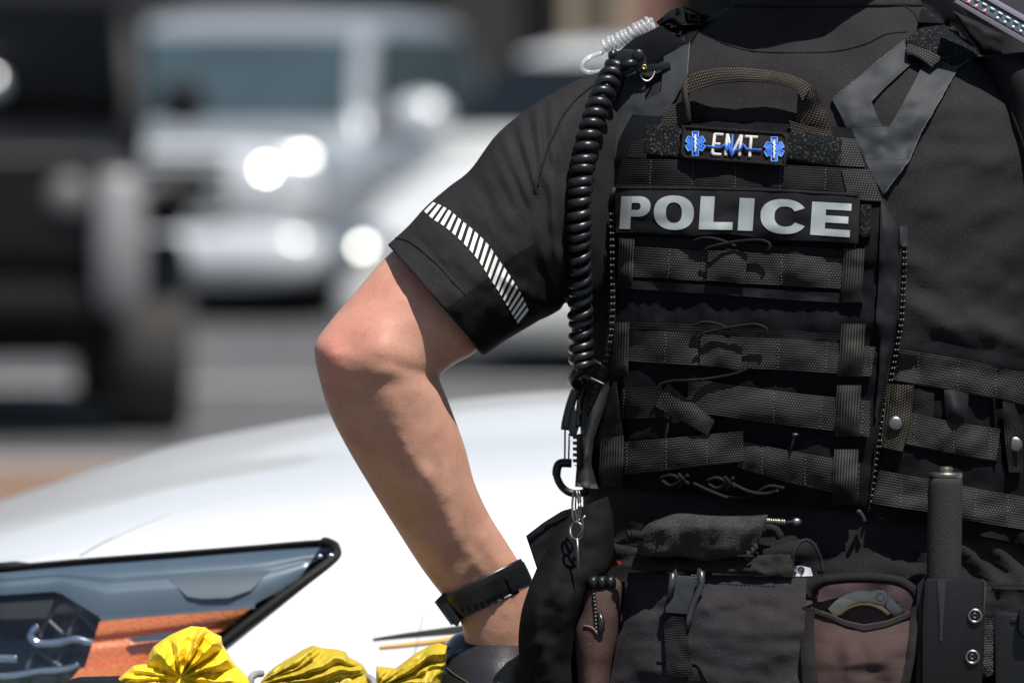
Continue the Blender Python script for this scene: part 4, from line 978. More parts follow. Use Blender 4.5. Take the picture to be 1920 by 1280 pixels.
bk = mk('buckle', prism([(1262, 1070), (1268, 1064), (1272, 1080), (1304, 1082), (1308, 1064), (1316, 1066), (1316, 1094), (1304, 1100), (1300, 1116), (1308, 1130), (1304, 1146), (1296, 1152), (1246, 1148), (1248, 1136), (1262, 1118), (1264, 1100), (1258, 1092)], PF(1285, 1100)-.020, .012, .0022), M['buckle'], up_)
mk('buckle_arm', join(tube([Q(x, y, PF(1285, 1100)-.021) for x, y in [(1315, 1070), (1316, 1094), (1300, 1130), (1292, 1160), (1286, 1182)]], .0032, 8), tube([Q(x, y, PF(1285, 1100)-.020) for x, y in [(1262, 1074), (1259, 1096), (1254, 1120)]], .003, 8)), M['buckle'], up_)
mk('pocket_edge', tube([Q(x, y, PF(x, y)-.001) for x, y in catmull([(1232, 1239), (1256, 1242), (1290, 1244), (1308, 1246), (1318, 1262), (1330, 1282)], 5)], .0014, 6), M['binding'], up_)
tool = thing('cloth_roll', Q(1320, 1010, -.04), 'brushed charcoal cloth roll lying on top of the big belt pouch', 'cloth roll')
rl_ = loft([(1198, 1002, 1194, 1038, -.022, .012), (1212, 984, 1206, 1042, -.026, .019), (1240, 971, 1236, 1044, -.030, .023), (1275, 962, 1280, 1044, -.033, .024), (1330, 966, 1324, 1052, -.036, .025), (1380, 967, 1376, 1045, -.040, .025), (1415, 966, 1408, 1042, -.042, .023), (1440, 964, 1414, 1046, -.042, .018)], 6, 36,
           lambda x, y: .007*fbm(x, y, 36, 4) + .002*fbm(x, y, 12, 6) + ridge(x, y, [(1230, 992, 1410, 990, .004, 10), (1300, 1030, 1330, 1040, -.004, 14), (1260, 975, 1290, 1030, -.003, 8)]), .62)
mk('roll_body', rl_, M['velvet'], tool)
mk('frayed_end', join(*[tube([Q(x, y, -.058), Q(x+4, y+7, -.060), Q(x-2, y+14, -.058), Q(x+5, y+20, -.056)], .0022, 6) for x, y in ((1408, 1024), (1400, 1030), (1414, 1018))]), M['velvet'], tool)
mk('cord_tail', join(helix([(1178, 1002, -.05), (1206, 1004, -.05)], .003, .0022, 5, 6, 10), tube([Q(x, y, -.052) for x, y in catmull([(1180, 1008), (1174, 1012), (1178, 1002), (1184, 998)], 4)], .0014, 6)), M['cord'], tool)
mk('eyelet', join(tube(oval(1424, 996, 7, 7, -.056), .0028, 8, closed=True), tube([Q(x, y, -.05) for x, y in catmull([(1412, 1004), (1430, 990), (1452, 992), (1464, 1008)], 5)], .0042, 8)), M['binding'], tool)
pen = thing('spring_pin', Q(1465, 978, -.03), 'small ribbed metal pin with bright tip poking out behind the cloth roll', 'pin')
mk('ribbed_shaft', helix([(1430, 976, -.04), (1472, 979, -.04)], .0024, .0012, 11, 6, 10), M['nickel'], pen)
mk('shaft', tube([Q(1428, 976, -.04), Q(1484, 979, -.04)], .0018, 8), M['bead'], pen)
mk('tip', ball(Q(1493, 978, -.04), .0042, 12, 8, 1.3, 1, 1), M['steel'], pen)

# brown zipped pouch
bz = thing('zip_pouch', Q(1120, 1280, 0), 'narrow faded brown pouch with a zip beside the big belt pouch', 'pouch')
zp = mk('pouch_body', loft([(1112, 1088, 1156, 1082, .0, .016), (1096, 1112, 1166, 1096, -.004, .022), (1090, 1148, 1164, 1130, -.006, .026), (1078, 1190, 1158, 1190, -.008, .028), (1082, 1250, 1146, 1250, -.008, .028), (1086, 1310, 1142, 1310, -.008, .028)], 6, 32, lambda x, y: .002*fbm(x, y, 40)), M['brownp'], bz)
ZP = depthfn(obj_bvh(zp), 1120)
mk('zip_pull', tube([Q(x, y, ZP(x, y)-.003) for x, y in [(1124, 1146), (1128, 1164), (1127, 1184)]], [.0022, .0034, .0030], 8), M['bead'], bz)
z = mk('zip_teeth', zipper([(1112, 1100), (1116, 1140), (1118, 1184)], ZP, .001, 7, False), M['bead'], bz); z['kind'] = 'stuff'
mk('flap_edge', tube([Q(x, y, ZP(x, y)-.002) for x, y in catmull([(1094, 1172), (1110, 1176), (1120, 1188)], 5)], .0010, 6), plain('brown_edge', (.16, .09, .08), .8), bz)
mk('top_clasp', join(*[tube([Q(x, 1092, -.022), Q(x+14, 1090, -.024)], .0060, 12) for x in (1106, 1122, 1138)]), M['plastic'], bz)
mk('side_wall', sheet([(1148, 1094), (1160, 1090), (1172, 1090)], [(1136, 1310), (1146, 1310), (1154, 1310)], BELT, .030, .02, 8, 20, puff=.006), M['cloth'], bz)
# black cloth pouch at far left
gp = thing('cloth_pouch', Q(1030, 1280, .02), 'soft black cloth pouch with a stiff flap hanging at the left hip', 'pouch')
def gdisp(x, y): return .007*fbm(x, y, 60, 9) + ridge(x, y, [(1060, 1000, 1020, 1120, .008, 20), (1000, 1110, 1010, 1200, .008, 16), (1070, 1120, 1060, 1190, .008, 20), (1100, 1000, 1130, 1080, .006, 16)])
mk('bag', loft([(1078, 955, 1140, 930, .04, .03), (1050, 985, 1150, 975, .03, .034), (1022, 1030, 1150, 1040, .022, .036), (1004, 1070, 1135, 1080, .015, .04), (992, 1100, 1112, 1110, .012, .042), (978, 1145, 1092, 1150, .010, .043), (972, 1195, 1080, 1190, .012, .042), (974, 1250, 1082, 1250, .014, .042), (976, 1320, 1086, 1320, .016, .04)], 7, 44, gdisp), M['cloth'], gp)
mk('flap', sheet([(986, 1004), (1020, 978), (1054, 957), (1076, 951)], [(1006, 1064), (1020, 1062), (1036, 1040), (1060, 1010)], lambda x, y: .012+.0004*(x-1020), .004, .004, 16, 12, fn=lambda u, v, x, y: .002*fbm(x, y, 30)), M['vest_side'], gp)
mk('flap_hem', tube([Q(x, y, .004+.0004*(x-1020)) for x, y in catmull([(990, 1009), (1022, 984), (1056, 963), (1078, 957)], 5)], .0009, 6), M['vest'], gp)

# handcuff pouch and cuffs
hp = thing('handcuff_pouch', Q(1610, 1290, -.03), 'open faded brown handcuff pouch with black binding', 'pouch')
def hpf(u, v, x, y):
    h = .0016*fbm(x, y, 60, 2)
    dx, dy = (x-1620)/44, (y-1222)/30
    h += .0045*math.exp(-(dx**6+dy**6)) - .0008*math.exp(-((dx**2+dy**2)**.5-1.25)**2*6)
    return h + .030*v
frontA = [(1521, 1137), (1552, 1148), (1584, 1162), (1620, 1170), (1662, 1163), (1695, 1150), (1718, 1139)]
mk('back_panel', sheet([(1512, 1116), (1544, 1088), (1610, 1081), (1682, 1086), (1716, 1104), (1726, 1124)], [(1505, 1300), (1560, 1304), (1620, 1304), (1690, 1300), (1716, 1220), (1720, 1160)][:4], BELT, .030, .006, 24, 24), plain('purple_brown_lining', (.06, .034, .040), .85, bump=.3), hp)
hf = mk('front_panel', sheet(frontA, [(1508, 1310), (1540, 1310), (1600, 1310), (1650, 1310), (1690, 1310)], BELT, .052, .006, 44, 34, puff=.012, pk=2.4, fn=hpf), M['brown'], hp)
HF = depthfn(obj_bvh(hf), 1615)
def bind(pts, surf, lift, w, per=6):
    q = catmull(pts, per); return tube([Q(x, y, surf(x, y)-lift) for x, y in q], w, 8)
mk('opening_binding', sheet([(1516, 1132), (1552, 1142), (1584, 1154), (1620, 1161), (1662, 1155), (1696, 1142), (1722, 1132)], [(1520, 1146), (1552, 1158), (1584, 1172), (1620, 1182), (1662, 1174), (1696, 1160), (1720, 1150)], HF, .003, .004, 40, 6, puff=.0015, pk=2), M['binding'], hp)
mk('top_binding', bind([(1512, 1120), (1528, 1100), (1546, 1089), (1580, 1084), (1612, 1083), (1650, 1084), (1684, 1089), (1708, 1102), (1722, 1122), (1724, 1140)], BELT, .044, .0048), M['binding'], hp)
mk('side_binding', sheet([(1504, 1136), (1500, 1180), (1502, 1240), (1508, 1310)], [(1528, 1140), (1526, 1180), (1530, 1240), (1538, 1310)], lambda x, y: HF(max(x, 1532), max(1150, y))+.0004*(1532-x)*.5, .016, .026, 26, 6, puff=.002, pk=2), M['binding'], hp)
mk('side_binding', sheet([(1722, 1132), (1720, 1180), (1716, 1230), (1700, 1310)], [(1708, 1140), (1706, 1180), (1700, 1230), (1682, 1310)], lambda x, y: HF(min(x, 1698), max(1158, y)), .003, .014, 26, 6, puff=.002, pk=2), M['binding'], hp)
hc = thing('handcuffs', Q(1620, 1170, -.04), 'worn steel handcuffs tucked in the open brown pouch', 'handcuffs')
dh = BELT(1620, 1140)-.044
def cuff(cx, cy, r0, r1, a0, a1, dd, th):
    o_ = [(cx+r1*math.cos(R(a0+(a1-a0)*i/20)), cy-r1*math.sin(R(a0+(a1-a0)*i/20))) for i in range(21)]
    i_ = [(cx+r0*math.cos(R(a1+(a0-a1)*i/20)), cy-r0*math.sin(R(a1+(a0-a1)*i/20))) for i in range(21)]
    return prism(o_ + i_, dd, th, .0008)
mk('cheek_plate', prism([(1552, 1140), (1566, 1126), (1584, 1114), (1604, 1107), (1622, 1106), (1634, 1108), (1644, 1104), (1656, 1105), (1663, 1113), (1664, 1124), (1658, 1133), (1646, 1132), (1630, 1128), (1612, 1128), (1594, 1134), (1576, 1150), (1566, 1160)], dh, .003, .0008), M['nickel'], hc)
mk('single_strand', prism([(1664, 1112), (1676, 1124), (1690, 1138), (1700, 1152), (1680, 1160), (1660, 1136)], dh+.004, .003, .0006), M['steel'], hc)
mk('inner_bow', cuff(1620, 1192, 58, 66, 40, 140, dh+.006, .008), plain('worn_brass_steel', (.42, .34, .18), .35, metal=1), hc)
mk('pivot', disc(1651, 1119, dh-.0005, .0042, .002, 18, prof=[(1, 0), (1, .6), (.8, 1), (.6, .7), (.001, .8)]), M['steel'], hc)
# baton and holder
bt = thing('baton', Q(1770, 1085, -.05), 'grey foam gripped baton with steel cap standing in its holder', 'baton')
db = BELT(1770, 1060)-.050
def axis(x0, y0, x1, y1, n): return [Q(x0+(x1-x0)*i/(n-1), y0+(y1-y0)*i/(n-1), db+(.008*i/(n-1))) for i in range(n)]
mk('foam_grip', tube(axis(1773, 893, 1766, 1250, 30), [.0150, .0158]+[.0161]*28, 28), M['foam'], bt)
mk('steel_cap', tube([Q(1773.3, 885, db), Q(1773.3, 886, db), Q(1773.3, 889, db), Q(1773, 894, db)], [.0128, .0154, .0160, .0154], 40), M['nickel'], bt, smooth=False)
mk('cap_button', tube([Q(1773.8, 874, db), Q(1773.8, 875.5, db), Q(1773.6, 878, db), Q(1773.5, 886, db)], [.0048, .0064, .0068, .0060], 28), M['nickel'], bt, smooth=False)
mk('grip_band', tube(axis(1772, 924, 1771.8, 927, 3), .0164, 28), M['binding'], bt)
bh = thing('baton_holder', Q(1788, 1290, -.05), 'moulded black holder with two steel screws gripping the baton', 'holder')
hh = mk('holder_body', prism([(1733, 1088), (1738, 1083), (1780, 1082), (1844, 1085), (1848, 1092), (1845, 1180), (1840, 1310), (1728, 1310), (1728, 1180)], db-.022, .05, .0035), M['holder'], bh)
mk('back_plate', prism([(1719, 1096), (1733, 1080), (1736, 1310), (1716, 1310)], db-.004, .02, .002), M['plastic'], bh)
mk('worn_ridge', sheet([(1757, 1086), (1765, 1086), (1774, 1086)], [(1762, 1200), (1764, 1204), (1766, 1200)], lambda x, y: db-.022, .0012, .001, 6, 14, puff=.0015, pk=2), M['foam'], bh)
for x, y in ((1828, 1154), (1823, 1231)):
    s = mk('screw', disc(x, y, db-.0222, .0072, .0030, 24, prof=[(1, 0), (1, .5), (.86, 1), (.68, 1), (.62, .3), (.001, .3)]), M['steel'], bh)
    mk('socket', disc(x, y, db-.0233, .0036, .0010, 6, prof=[(1, 0), (1, 1), (.5, 1), (.45, .4), (.001, .4)]), M['bead'], s)
mk('side_lashing', sheet([(1848, 1148), (1856, 1148), (1863, 1150)], [(1842, 1268), (1852, 1268), (1862, 1264)], BELT, .044, .012, 4, 26, fn=lambda u, v, x, y: .003*math.sin(y*.45)*math.sin(x*.8)), M['web'], bh)
ph = thing('equipment_case', Q(1900, 1290, -.03), 'smooth black case on the belt right of the baton holder', 'case')
mk('shell', prism([(1862, 1150), (1868, 1143), (1905, 1148), (1980, 1156), (1985, 1310), (1866, 1310), (1864, 1220)], BELT(1890, 1180)-.046, .03, .004), M['plastic'], ph)
mk('side_latch', prism([(1910, 1146), (1914, 1138), (1985, 1140), (1985, 1200), (1916, 1192), (1909, 1180)], BELT(1890, 1180)-.058, .012, .003), M['vest_side'], ph)
mk('slot', disc(1900, 1163, BELT(1890, 1180)-.0465, .0030, .001, 12), M['gasket'], ph)

# saddle the hand rests on
sd = thing('leather_saddle', Q(920, 1330, .14), 'dark stitched leather saddle under the watch wrist', 'saddle')
sg = loft([(880, 1178, 968, 1174, .165, .02), (846, 1194, 1010, 1186, .155, .05), (822, 1232, 1060, 1230, .15, .075), (808, 1275, 1090, 1275, .15, .09), (800, 1330, 1110, 1330, .15, .10), (800, 1420, 1120, 1420, .155, .105), (815, 1480, 1110, 1480, .16, .08)], 7, 48)
so = mk('seat', sg, M['leather'], sd); SG = depthfn(obj_bvh(so), 950)
mk('stitched_seam', tube([Q(x, y, SG(x, y)-.0004) for x, y in catmull([(843, 1212), (830, 1228), (834, 1246), (850, 1262), (872, 1276), (890, 1290)], 6)], .0009, 6), plain('seam_piping', (.05, .05, .052), .5), sd)
mk('seat_base', tube([Q(945, y, .16) for y in (1470, 1600, 2200, 3200)], [.10, .06, .05, .05], 20), M['plastic'], sd)
# ============================================================ POLICE CAR (nose to the left)
pc = thing('police_car', Q(700, 2800, .6), 'white police car with dark headlight, its bonnet right behind the officer', 'car')
CX = np.array([-700, -350, 0, 320, 640, 1000, 1400, 1900], float)
ROWS = [  # y at CX, dz
 ([1340, 1150, 1020, 915, 850, 812, 795, 790], 2.05),
 ([1270, 1085, 968, 865, 808, 771, 757, 750], 1.9),
 ([1245, 1055, 941, 833, 776, 737, 724, 716], 1.72),
 ([1238, 1052, 944, 840, 781, 744, 732, 724], 1.50),
 ([1236, 1058, 956, 862, 806, 770, 758, 750], 1.25),
 ([1238, 1066, 968, 888, 840, 812, 800, 792], 1.02),
 ([1246, 1084, 985, 914, 872, 846, 834, 828], .80),
 ([1262, 1110, 1014, 950, 915, 892, 884, 880], .60),
 ([1282, 1134, 1042, 990, 962, 946, 940, 938], .46),
 ([1310, 1160, 1066, 1036, 1016, 1004, 1000, 1000], .37),
 ([1360, 1220, 1120, 1096, 1080, 1070, 1066, 1066], .325),
 ([1460, 1330, 1230, 1210, 1196, 1190, 1186, 1186], .30),
 ([1640, 1520, 1420, 1410, 1400, 1395, 1390, 1390], .285),
 ([1900, 1820, 1760, 1750, 1745, 1740, 1740, 1740], .30),
 ([2300, 2280, 2260, 2255, 2250, 2250, 2250, 2250], .33),
 ([2650, 2640, 2630, 2625, 2620, 2620, 2620, 2620], .36)]
RY = np.array([r[0] for r in ROWS], float); RZ = np.array([r[1] for r in ROWS], float)
def carpoint(px, t):                            # t: row index as a float; nose curls away from the camera at far left
    ys = np.array([np.interp(px, CX, RY[i]) for i in range(len(ROWS))])
    i = int(min(len(ROWS)-2, max(0, math.floor(t)))); f = t-i
    def cr(a):
        p0, p1, p2, p3 = a[max(0, i-1)], a[i], a[i+1], a[min(len(a)-1, i+2)]
        return .5*(2*p1+(p2-p0)*f+(2*p0-5*p1+4*p2-p3)*f*f+(3*p1-p0-3*p2+p3)*f**3)
    d = cr(RZ)
    nose = max(0, (-250-px)/450.)
    return cr(ys), d + .19 + .35*nose**2*(1 if t > 8 else .5)
LIGHT = [(-420, 1092), (0, 1062), (160, 1047), (330, 1034), (480, 1022), (590, 1013), (622, 1016), (632, 1030), (626, 1046), (560, 1094), (470, 1162), (400, 1216), (330, 1262), (200, 1330), (-200, 1370), (-420, 1360)]
def inside(x, y, poly):
    c = False; n = len(poly)
    for i in range(n):
        x0, y0 = poly[i]; x1, y1 = poly[(i+1) % n]
        if (y0 > y) != (y1 > y) and x < (x1-x0)*(y-y0)/(y1-y0)+x0: c = not c
    return c
xs = np.concatenate([np.linspace(-700, -60, 26), np.linspace(-40, 700, 110), np.linspace(715, 1900, 50)])
ts = np.concatenate([np.linspace(0, 8.6, 70), np.linspace(8.62, 12, 110)[0:], np.linspace(12.1, 15, 16)])
# smooth the lines along the car
sm = {}
def ysm(px):
    k = np.exp(-np.linspace(-2, 2, 9)**2); k /= k.sum()
    return px
V, Fc = [], []
for x in xs:
    for t in ts:
        acc = [carpoint(x+o*60, t) for o in (-2, -1, 0, 1, 2)]
        wts = (.1, .22, .36, .22, .1)
        y = sum(a[0]*w_ for a, w_ in zip(acc, wts)); d = sum(a[1]*w_ for a, w_ in zip(acc, wts))
        V.append((x, y, d))
nt_ = len(ts)
for i in range(len(xs)-1):
    for j in range(nt_-1):
        q = (i*nt_+j, i*nt_+j+1, (i+1)*nt_+j+1, (i+1)*nt_+j)
        mx = sum(V[k][0] for k in q)/4; my = sum(V[k][1] for k in q)/4
        if ts[j] > 7.6 and inside(mx, my, [(a, b+0) for a, b in LIGHT]): continue
        Fc.append(q)
VV = [Q(*v) for v in V]
shell = mk('body', (VV, Fc), M['paint'], pc)
sd_ = shell.modifiers.new('panel', 'SOLIDIFY'); sd_.thickness = .003; sd_.offset = -1
CB_ = depthfn(bvh_of((VV, [(a, b, c, d) for a, b, c, d in Fc])), 900)
def CS(x, y):                                   # body surface also across the lamp opening
    lo, hi = 7.5, 14.0
    for _ in range(22):
        m = (lo+hi)/2
        if carpoint(x, m)[0] < y: lo = m
        else: hi = m
    return carpoint(x, (lo+hi)/2)[1]
# panel gaps: bonnet to wing
M['gap'] = plain('panel_gap', (.30, .31, .30), .7)
mk('panel_gap', tube([Q(x, y, CB_(x, y)-.0008) for x, y in catmull([(152, 1042), (180, 1026), (220, 1006), (275, 982), (330, 962), (420, 938), (520, 920)], 5)], [.0022]*10+[.0012]*10+[.0006]*11, 6), M['gap'], pc)
# headlight
hl = mk('headlight', sheet([(-420, 1100), (0, 1060), (330, 1034), (500, 1018), (632, 1016)], [(-420, 1370), (0, 1352), (200, 1332), (400, 1222), (634, 1030)], CS, -.075, .004, 60, 20), M['lampin'], pc)
hl['label'] = 'dark headlight with amber reflector and chrome bars'
edge = [(-420, 1094), (-200, 1078), (0, 1063), (160, 1049), (330, 1036), (480, 1024), (590, 1015), (620, 1018), (631, 1030), (624, 1048), (560, 1096), (470, 1164), (400, 1218), (330, 1264), (200, 1332), (60, 1350)]
ed = catmull(edge, 6)
top_ = [x < 600 and y < 1060 for x, y in ed]
wid = [.0021 if t_ else .0050 for t_ in top_]
mk('headlight_gasket', tube([Q(x, y, CS(x, y)-(.001 if t_ else .002)) for (x, y), t_ in zip(ed, top_)], wid, 10), M['gasket'], hl)
mk('headlight_wall', sheet([tuple(p) for p in ed], [tuple(p + (np.array([250, 1180])-p)*.02) for p in ed], CS, .0, .003, 90, 6, fn=lambda u, v, x, y: -.075*v), M['gasket'], hl)
mk('upper_reflector', sheet([(-420, 1104), (0, 1074), (160, 1060), (330, 1047), (480, 1034), (600, 1026)], [(-420, 1130), (-100, 1120), (20, 1114), (108, 1108), (150, 1134), (190, 1158), (330, 1148), (470, 1136), (560, 1086)], CS, -.004, .003, 60, 14,
                            fn=lambda u, v, x, y: -.016*v - .003*math.exp(-((v-.38)/.06)**2)), M['refl'], hl)
mk('lamp_recess', sheet([(314, 1084), (380, 1078), (440, 1074), (508, 1068)], [(352, 1118), (380, 1122), (430, 1120), (470, 1106)], CS, -.012, .003, 20, 8), M['refld'], hl)
mk('reflector_shelf', sheet([(185, 1156), (330, 1147), (478, 1132)], [(195, 1166), (330, 1158), (478, 1140)], CS, -.016, .02, 20, 4), M['refld'], hl)
mk('amber_reflector', sheet([(187, 1164), (330, 1152), (440, 1143), (470, 1140)], [(155, 1262), (260, 1250), (330, 1215), (420, 1180)], CS, -.014, .004, 60, 40, fn=lambda u, v, x, y: -.010*v - .004*math.exp(-((y-1196-(x-240)*-.12)/9.)**2)), M['amber'], hl)
mk('amber_floor', sheet([(150, 1252), (260, 1240), (330, 1214)], [(120, 1290), (240, 1286), (320, 1262)], CS, -.016, .004, 20, 8), M['amber'], hl)
mk('slot', sheet([(240, 1196), (300, 1186), (330, 1184)], [(250, 1204), (300, 1200), (330, 1198)], CS, -.012, .002, 10, 4), M['refld'], hl)
def lampbar(pts, r, lift, mat): return tube([Q(x, y, CS(x, y)+lift) for x, y in catmull(pts, 6)], r, 10)
mk('chrome_bar', lampbar([(72, 1174), (62, 1182), (60, 1196), (74, 1206), (110, 1204), (140, 1198), (165, 1204), (184, 1206)], .0052, .035, 0), M['chrome'], hl)
mk('chrome_bar', lampbar([(-60, 1250), (0, 1268), (64, 1260), (110, 1256), (136, 1252), (148, 1246)], .0048, .035, 0), M['chrome'], hl)
mk('chrome_bar', lampbar([(-80, 1226), (-20, 1232), (14, 1234), (32, 1234)], .0052, .035, 0), M['chrome'], hl)
for p in ([(112, 1114), (96, 1148), (80, 1180), (60, 1230), (44, 1268)], [(112, 1114), (150, 1150), (184, 1184)], [(60, 1212), (100, 1240), (126, 1256)], [(144, 1150), (124, 1200), (104, 1250)], [(88, 1160), (120, 1190)]):
    mk('lamp_rib', lampbar(p, .0024, .045, 0), M['rib'], hl)
mk('lamp_cell', sheet([(0, 1118), (60, 1112), (108, 1110)], [(-10, 1160), (40, 1160), (88, 1158)], CS, -.030, .03, 12, 8), M['gasket'], hl)
mk('side_baffle', sheet([(112, 1112), (140, 1106), (158, 1102)], [(184, 1164), (190, 1160), (196, 1156)], CS, -.030, .004, 8, 14), plain('green_black_plastic', (.02, .035, .036), .3), hl)
mk('lens', sheet([(-420, 1098), (0, 1066), (160, 1051), (330, 1038), (480, 1026), (618, 1019)], [(-420, 1366), (0, 1350), (200, 1330), (330, 1262), (470, 1162), (626, 1044)], CS, -.002, .003, 60, 20, fn=lambda u, v, x, y: .012*math.sin(math.pi*min(1, max(0, v)))), M['lens'], hl)
for x, y in ((600, 1043), (621, 1041)): mk('lens_stud', ball(Q(x, y, CS(x, y)-.008), .0030, 10, 6), M['chrome'], hl)
# side stripes
mk('side_stripe', sheet([(700, 1196), (760, 1186), (870, 1171), (1300, 1120)], [(700, 1198), (790, 1190), (870, 1184), (1300, 1146)], CB_, .0015, .001, 40, 3), M['black_decal'], pc)
mk('side_stripe', sheet([(712, 1210), (790, 1201), (870, 1190), (1300, 1150)], [(712, 1214), (790, 1207), (870, 1197), (1300, 1162)], CB_, .0015, .001, 40, 3), M['gold'], pc)
# wheel, front and cabin: out of the frame, so that the car is whole from a step to the side
w0 = Q(760, 2560, .48)
wh = mk('wheel', tube([w0+Vector((0, dy, 0)) for dy in (-.14, -.12, .08, .10)], [.33, .37, .37, .33], 40), M['tyre'], pc)
mk('rim', tube([w0+Vector((0, dy, 0)) for dy in (-.16, -.142)], [.22, .25], 32), M['alloy'], wh)
mk('grille', slab.__call__ and join(boxgeo(-1.02, -.98, 7.6, 9.1, .45, .85)), M['gasket'], pc)
ws = [Q(1750, 760, 1.6), Q(1750, 905, .62), Q(2500, 330, .85), Q(2500, 310, 1.5)]
mk('windscreen', (ws, [(0, 1, 2, 3)]), plain('dark_glass', (.02, .03, .035), .05, coat=1), pc)
rf0 = [Q(2500, 330, .85), Q(2500, 310, 1.5), Q(4600, 330, 1.5), Q(4600, 350, .85)]
mk('roof', (rf0 + [v+Vector((0, 0, .04)) for v in rf0], [(0, 1, 2, 3), (4, 5, 6, 7), (0, 1, 5, 4), (1, 2, 6, 5), (2, 3, 7, 6), (3, 0, 4, 7)]), M['paint'], pc)
sidep = [Q(1900, 900, .62), Q(2500, 330, .85), Q(4600, 350, .85), Q(4700, 900, .62), Q(4700, 2600, .4), Q(1900, 2600, .4)]
mk('door', (sidep + [v+Vector((0, .05, 0)) for v in sidep], [(0, 1, 2, 3, 4, 5), (6, 7, 8, 9, 10, 11)] + [(i, (i+1) % 6, 6+(i+1) % 6, 6+i) for i in range(6)]), M['paint'], pc, smooth=False)

# ============================================================ RAINCOAT BUNDLE
rc = thing('raincoat', Q(520, 1400, .10), 'bright yellow raincoat bundled up in front of the headlight', 'raincoat')
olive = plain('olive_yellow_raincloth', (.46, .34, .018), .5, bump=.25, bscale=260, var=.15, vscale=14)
def gathered(name, top, bot, dz, puff, pinch, ribs, mat, parent, z=0, nx=150, ny=90, rr=34):
    """cloth gathered at a pinch point: sharp crests fan out from it over a rounded body"""
    px0, py0 = pinch
    def fn(u, v, x, y):
        r = math.hypot(x-px0, y-py0); th = math.degrees(math.atan2(py0-y, x-px0))
        th += 7.5*noise.noise(Vector((x/46., y/46., z)))*min(1, r/50.)
        h = 0
        for a, w_, amp in ribs:
            e = abs((th-a+180) % 360-180)/w_
            if e < 1: h = max(h, amp*(1-e)**.85)
        dome = puff*(1-(1-min(1, v*1.5))**2)**.5*(1-abs(2*u-1)**5)**.5
        fine = .0022*(.35-abs(noise.noise(Vector((x/17., y/23., z+4))))) + .010*(.3-abs(noise.noise(Vector(((x-y)/42., (x+y)/27., z+8)))))
        return dome + (h/1000.*min(1, r/rr) + fine*min(1, r/25.))*min(1, v*9)**.5
    return mk(name, sheet(top, bot, lambda x, y: dz, 0, .012, nx, ny, fn=fn), mat, parent)
gathered('hood', [(280, 1246), (279, 1226), (288, 1211), (304, 1199), (320, 1189), (340, 1180), (358, 1173), (385, 1175), (399, 1185), (415, 1192), (417, 1207), (428, 1224), (440, 1243), (465, 1268), (474, 1290)],
  [(262, 1360), (300, 1360), (340, 1360), (380, 1360), (420, 1360), (480, 1360)], .05, .030, (338, 1270),
  [(132, 34, 22), (96, 17, 17), (66, 7, 30), (47, 13, 30), (20, 13, 24), (-6, 16, 16), (-40, 22, 20), (172, 16, 12), (-110, 25, 14)], M['yellow'], rc, 2)
gathered('sleeve', [(206, 1290), (213, 1279), (232, 1262), (250, 1247), (268, 1244), (284, 1245), (304, 1253), (318, 1268), (328, 1290)], [(200, 1360), (240, 1360), (290, 1360), (335, 1360)], .04, .026, (330, 1276),
  [(172, 8, 12), (160, 8, 14), (186, 9, 12), (200, 10, 12), (145, 9, 8)], M['yellow'], rc, 6, 80, 50)
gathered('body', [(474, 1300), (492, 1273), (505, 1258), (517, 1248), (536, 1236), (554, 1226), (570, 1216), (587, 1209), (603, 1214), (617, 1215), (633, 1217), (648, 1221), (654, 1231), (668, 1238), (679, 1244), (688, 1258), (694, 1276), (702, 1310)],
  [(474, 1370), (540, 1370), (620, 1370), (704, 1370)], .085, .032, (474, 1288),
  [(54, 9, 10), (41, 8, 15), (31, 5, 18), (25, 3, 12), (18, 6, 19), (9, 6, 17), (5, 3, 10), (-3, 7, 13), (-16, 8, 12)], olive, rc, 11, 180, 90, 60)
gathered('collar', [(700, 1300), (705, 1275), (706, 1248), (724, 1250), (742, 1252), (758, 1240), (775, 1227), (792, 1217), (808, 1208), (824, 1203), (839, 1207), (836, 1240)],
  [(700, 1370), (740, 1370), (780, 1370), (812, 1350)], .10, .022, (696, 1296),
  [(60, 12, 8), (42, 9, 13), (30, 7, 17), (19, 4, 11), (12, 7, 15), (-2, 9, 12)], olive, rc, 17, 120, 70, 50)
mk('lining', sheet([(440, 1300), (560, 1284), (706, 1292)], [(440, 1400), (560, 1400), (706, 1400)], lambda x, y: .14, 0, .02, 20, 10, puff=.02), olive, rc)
o = mk('bungee_cord', tube([Q(x, y, d) for x, y, d in catmull([(490, 1262, .06), (478, 1264, .045), (470, 1274, .04), (474, 1300, .04)], 6)], .0034, 10), M['greycord']); setp(o, 'grey cord looped over the yellow raincoat bundle between its two humps', 'cord', 'cords over the raincoat')
o = mk('bungee_cord', tube([Q(x, y, d) for x, y, d in catmull([(686, 1268, .07), (696, 1272, .06), (702, 1284, .055), (704, 1310, .05)], 6)], .0032, 10), M['greycord']); setp(o, 'grey cord crossing the raincoat near the saddle', 'cord', 'cords over the raincoat')
pn = thing('motorcycle_case', Q(180, 1400, .08), 'matt black motorcycle case under the yellow raincoat', 'case')
mk('lid', loft([(150, 1268, 232, 1266, .10, .02), (132, 1274, 260, 1270, .09, .06), (122, 1290, 300, 1290, .08, .09), (118, 1340, 480, 1340, .08, .12), (118, 1480, 760, 1480, .09, .14), (130, 1560, 760, 1560, .10, .13)], 6, 40), M['vest_side'], pn)
mk('lid_seam', tube([Q(x, 1500, -.06) for x in (130, 300, 500, 750)], .004, 8), M['gasket'], pn)
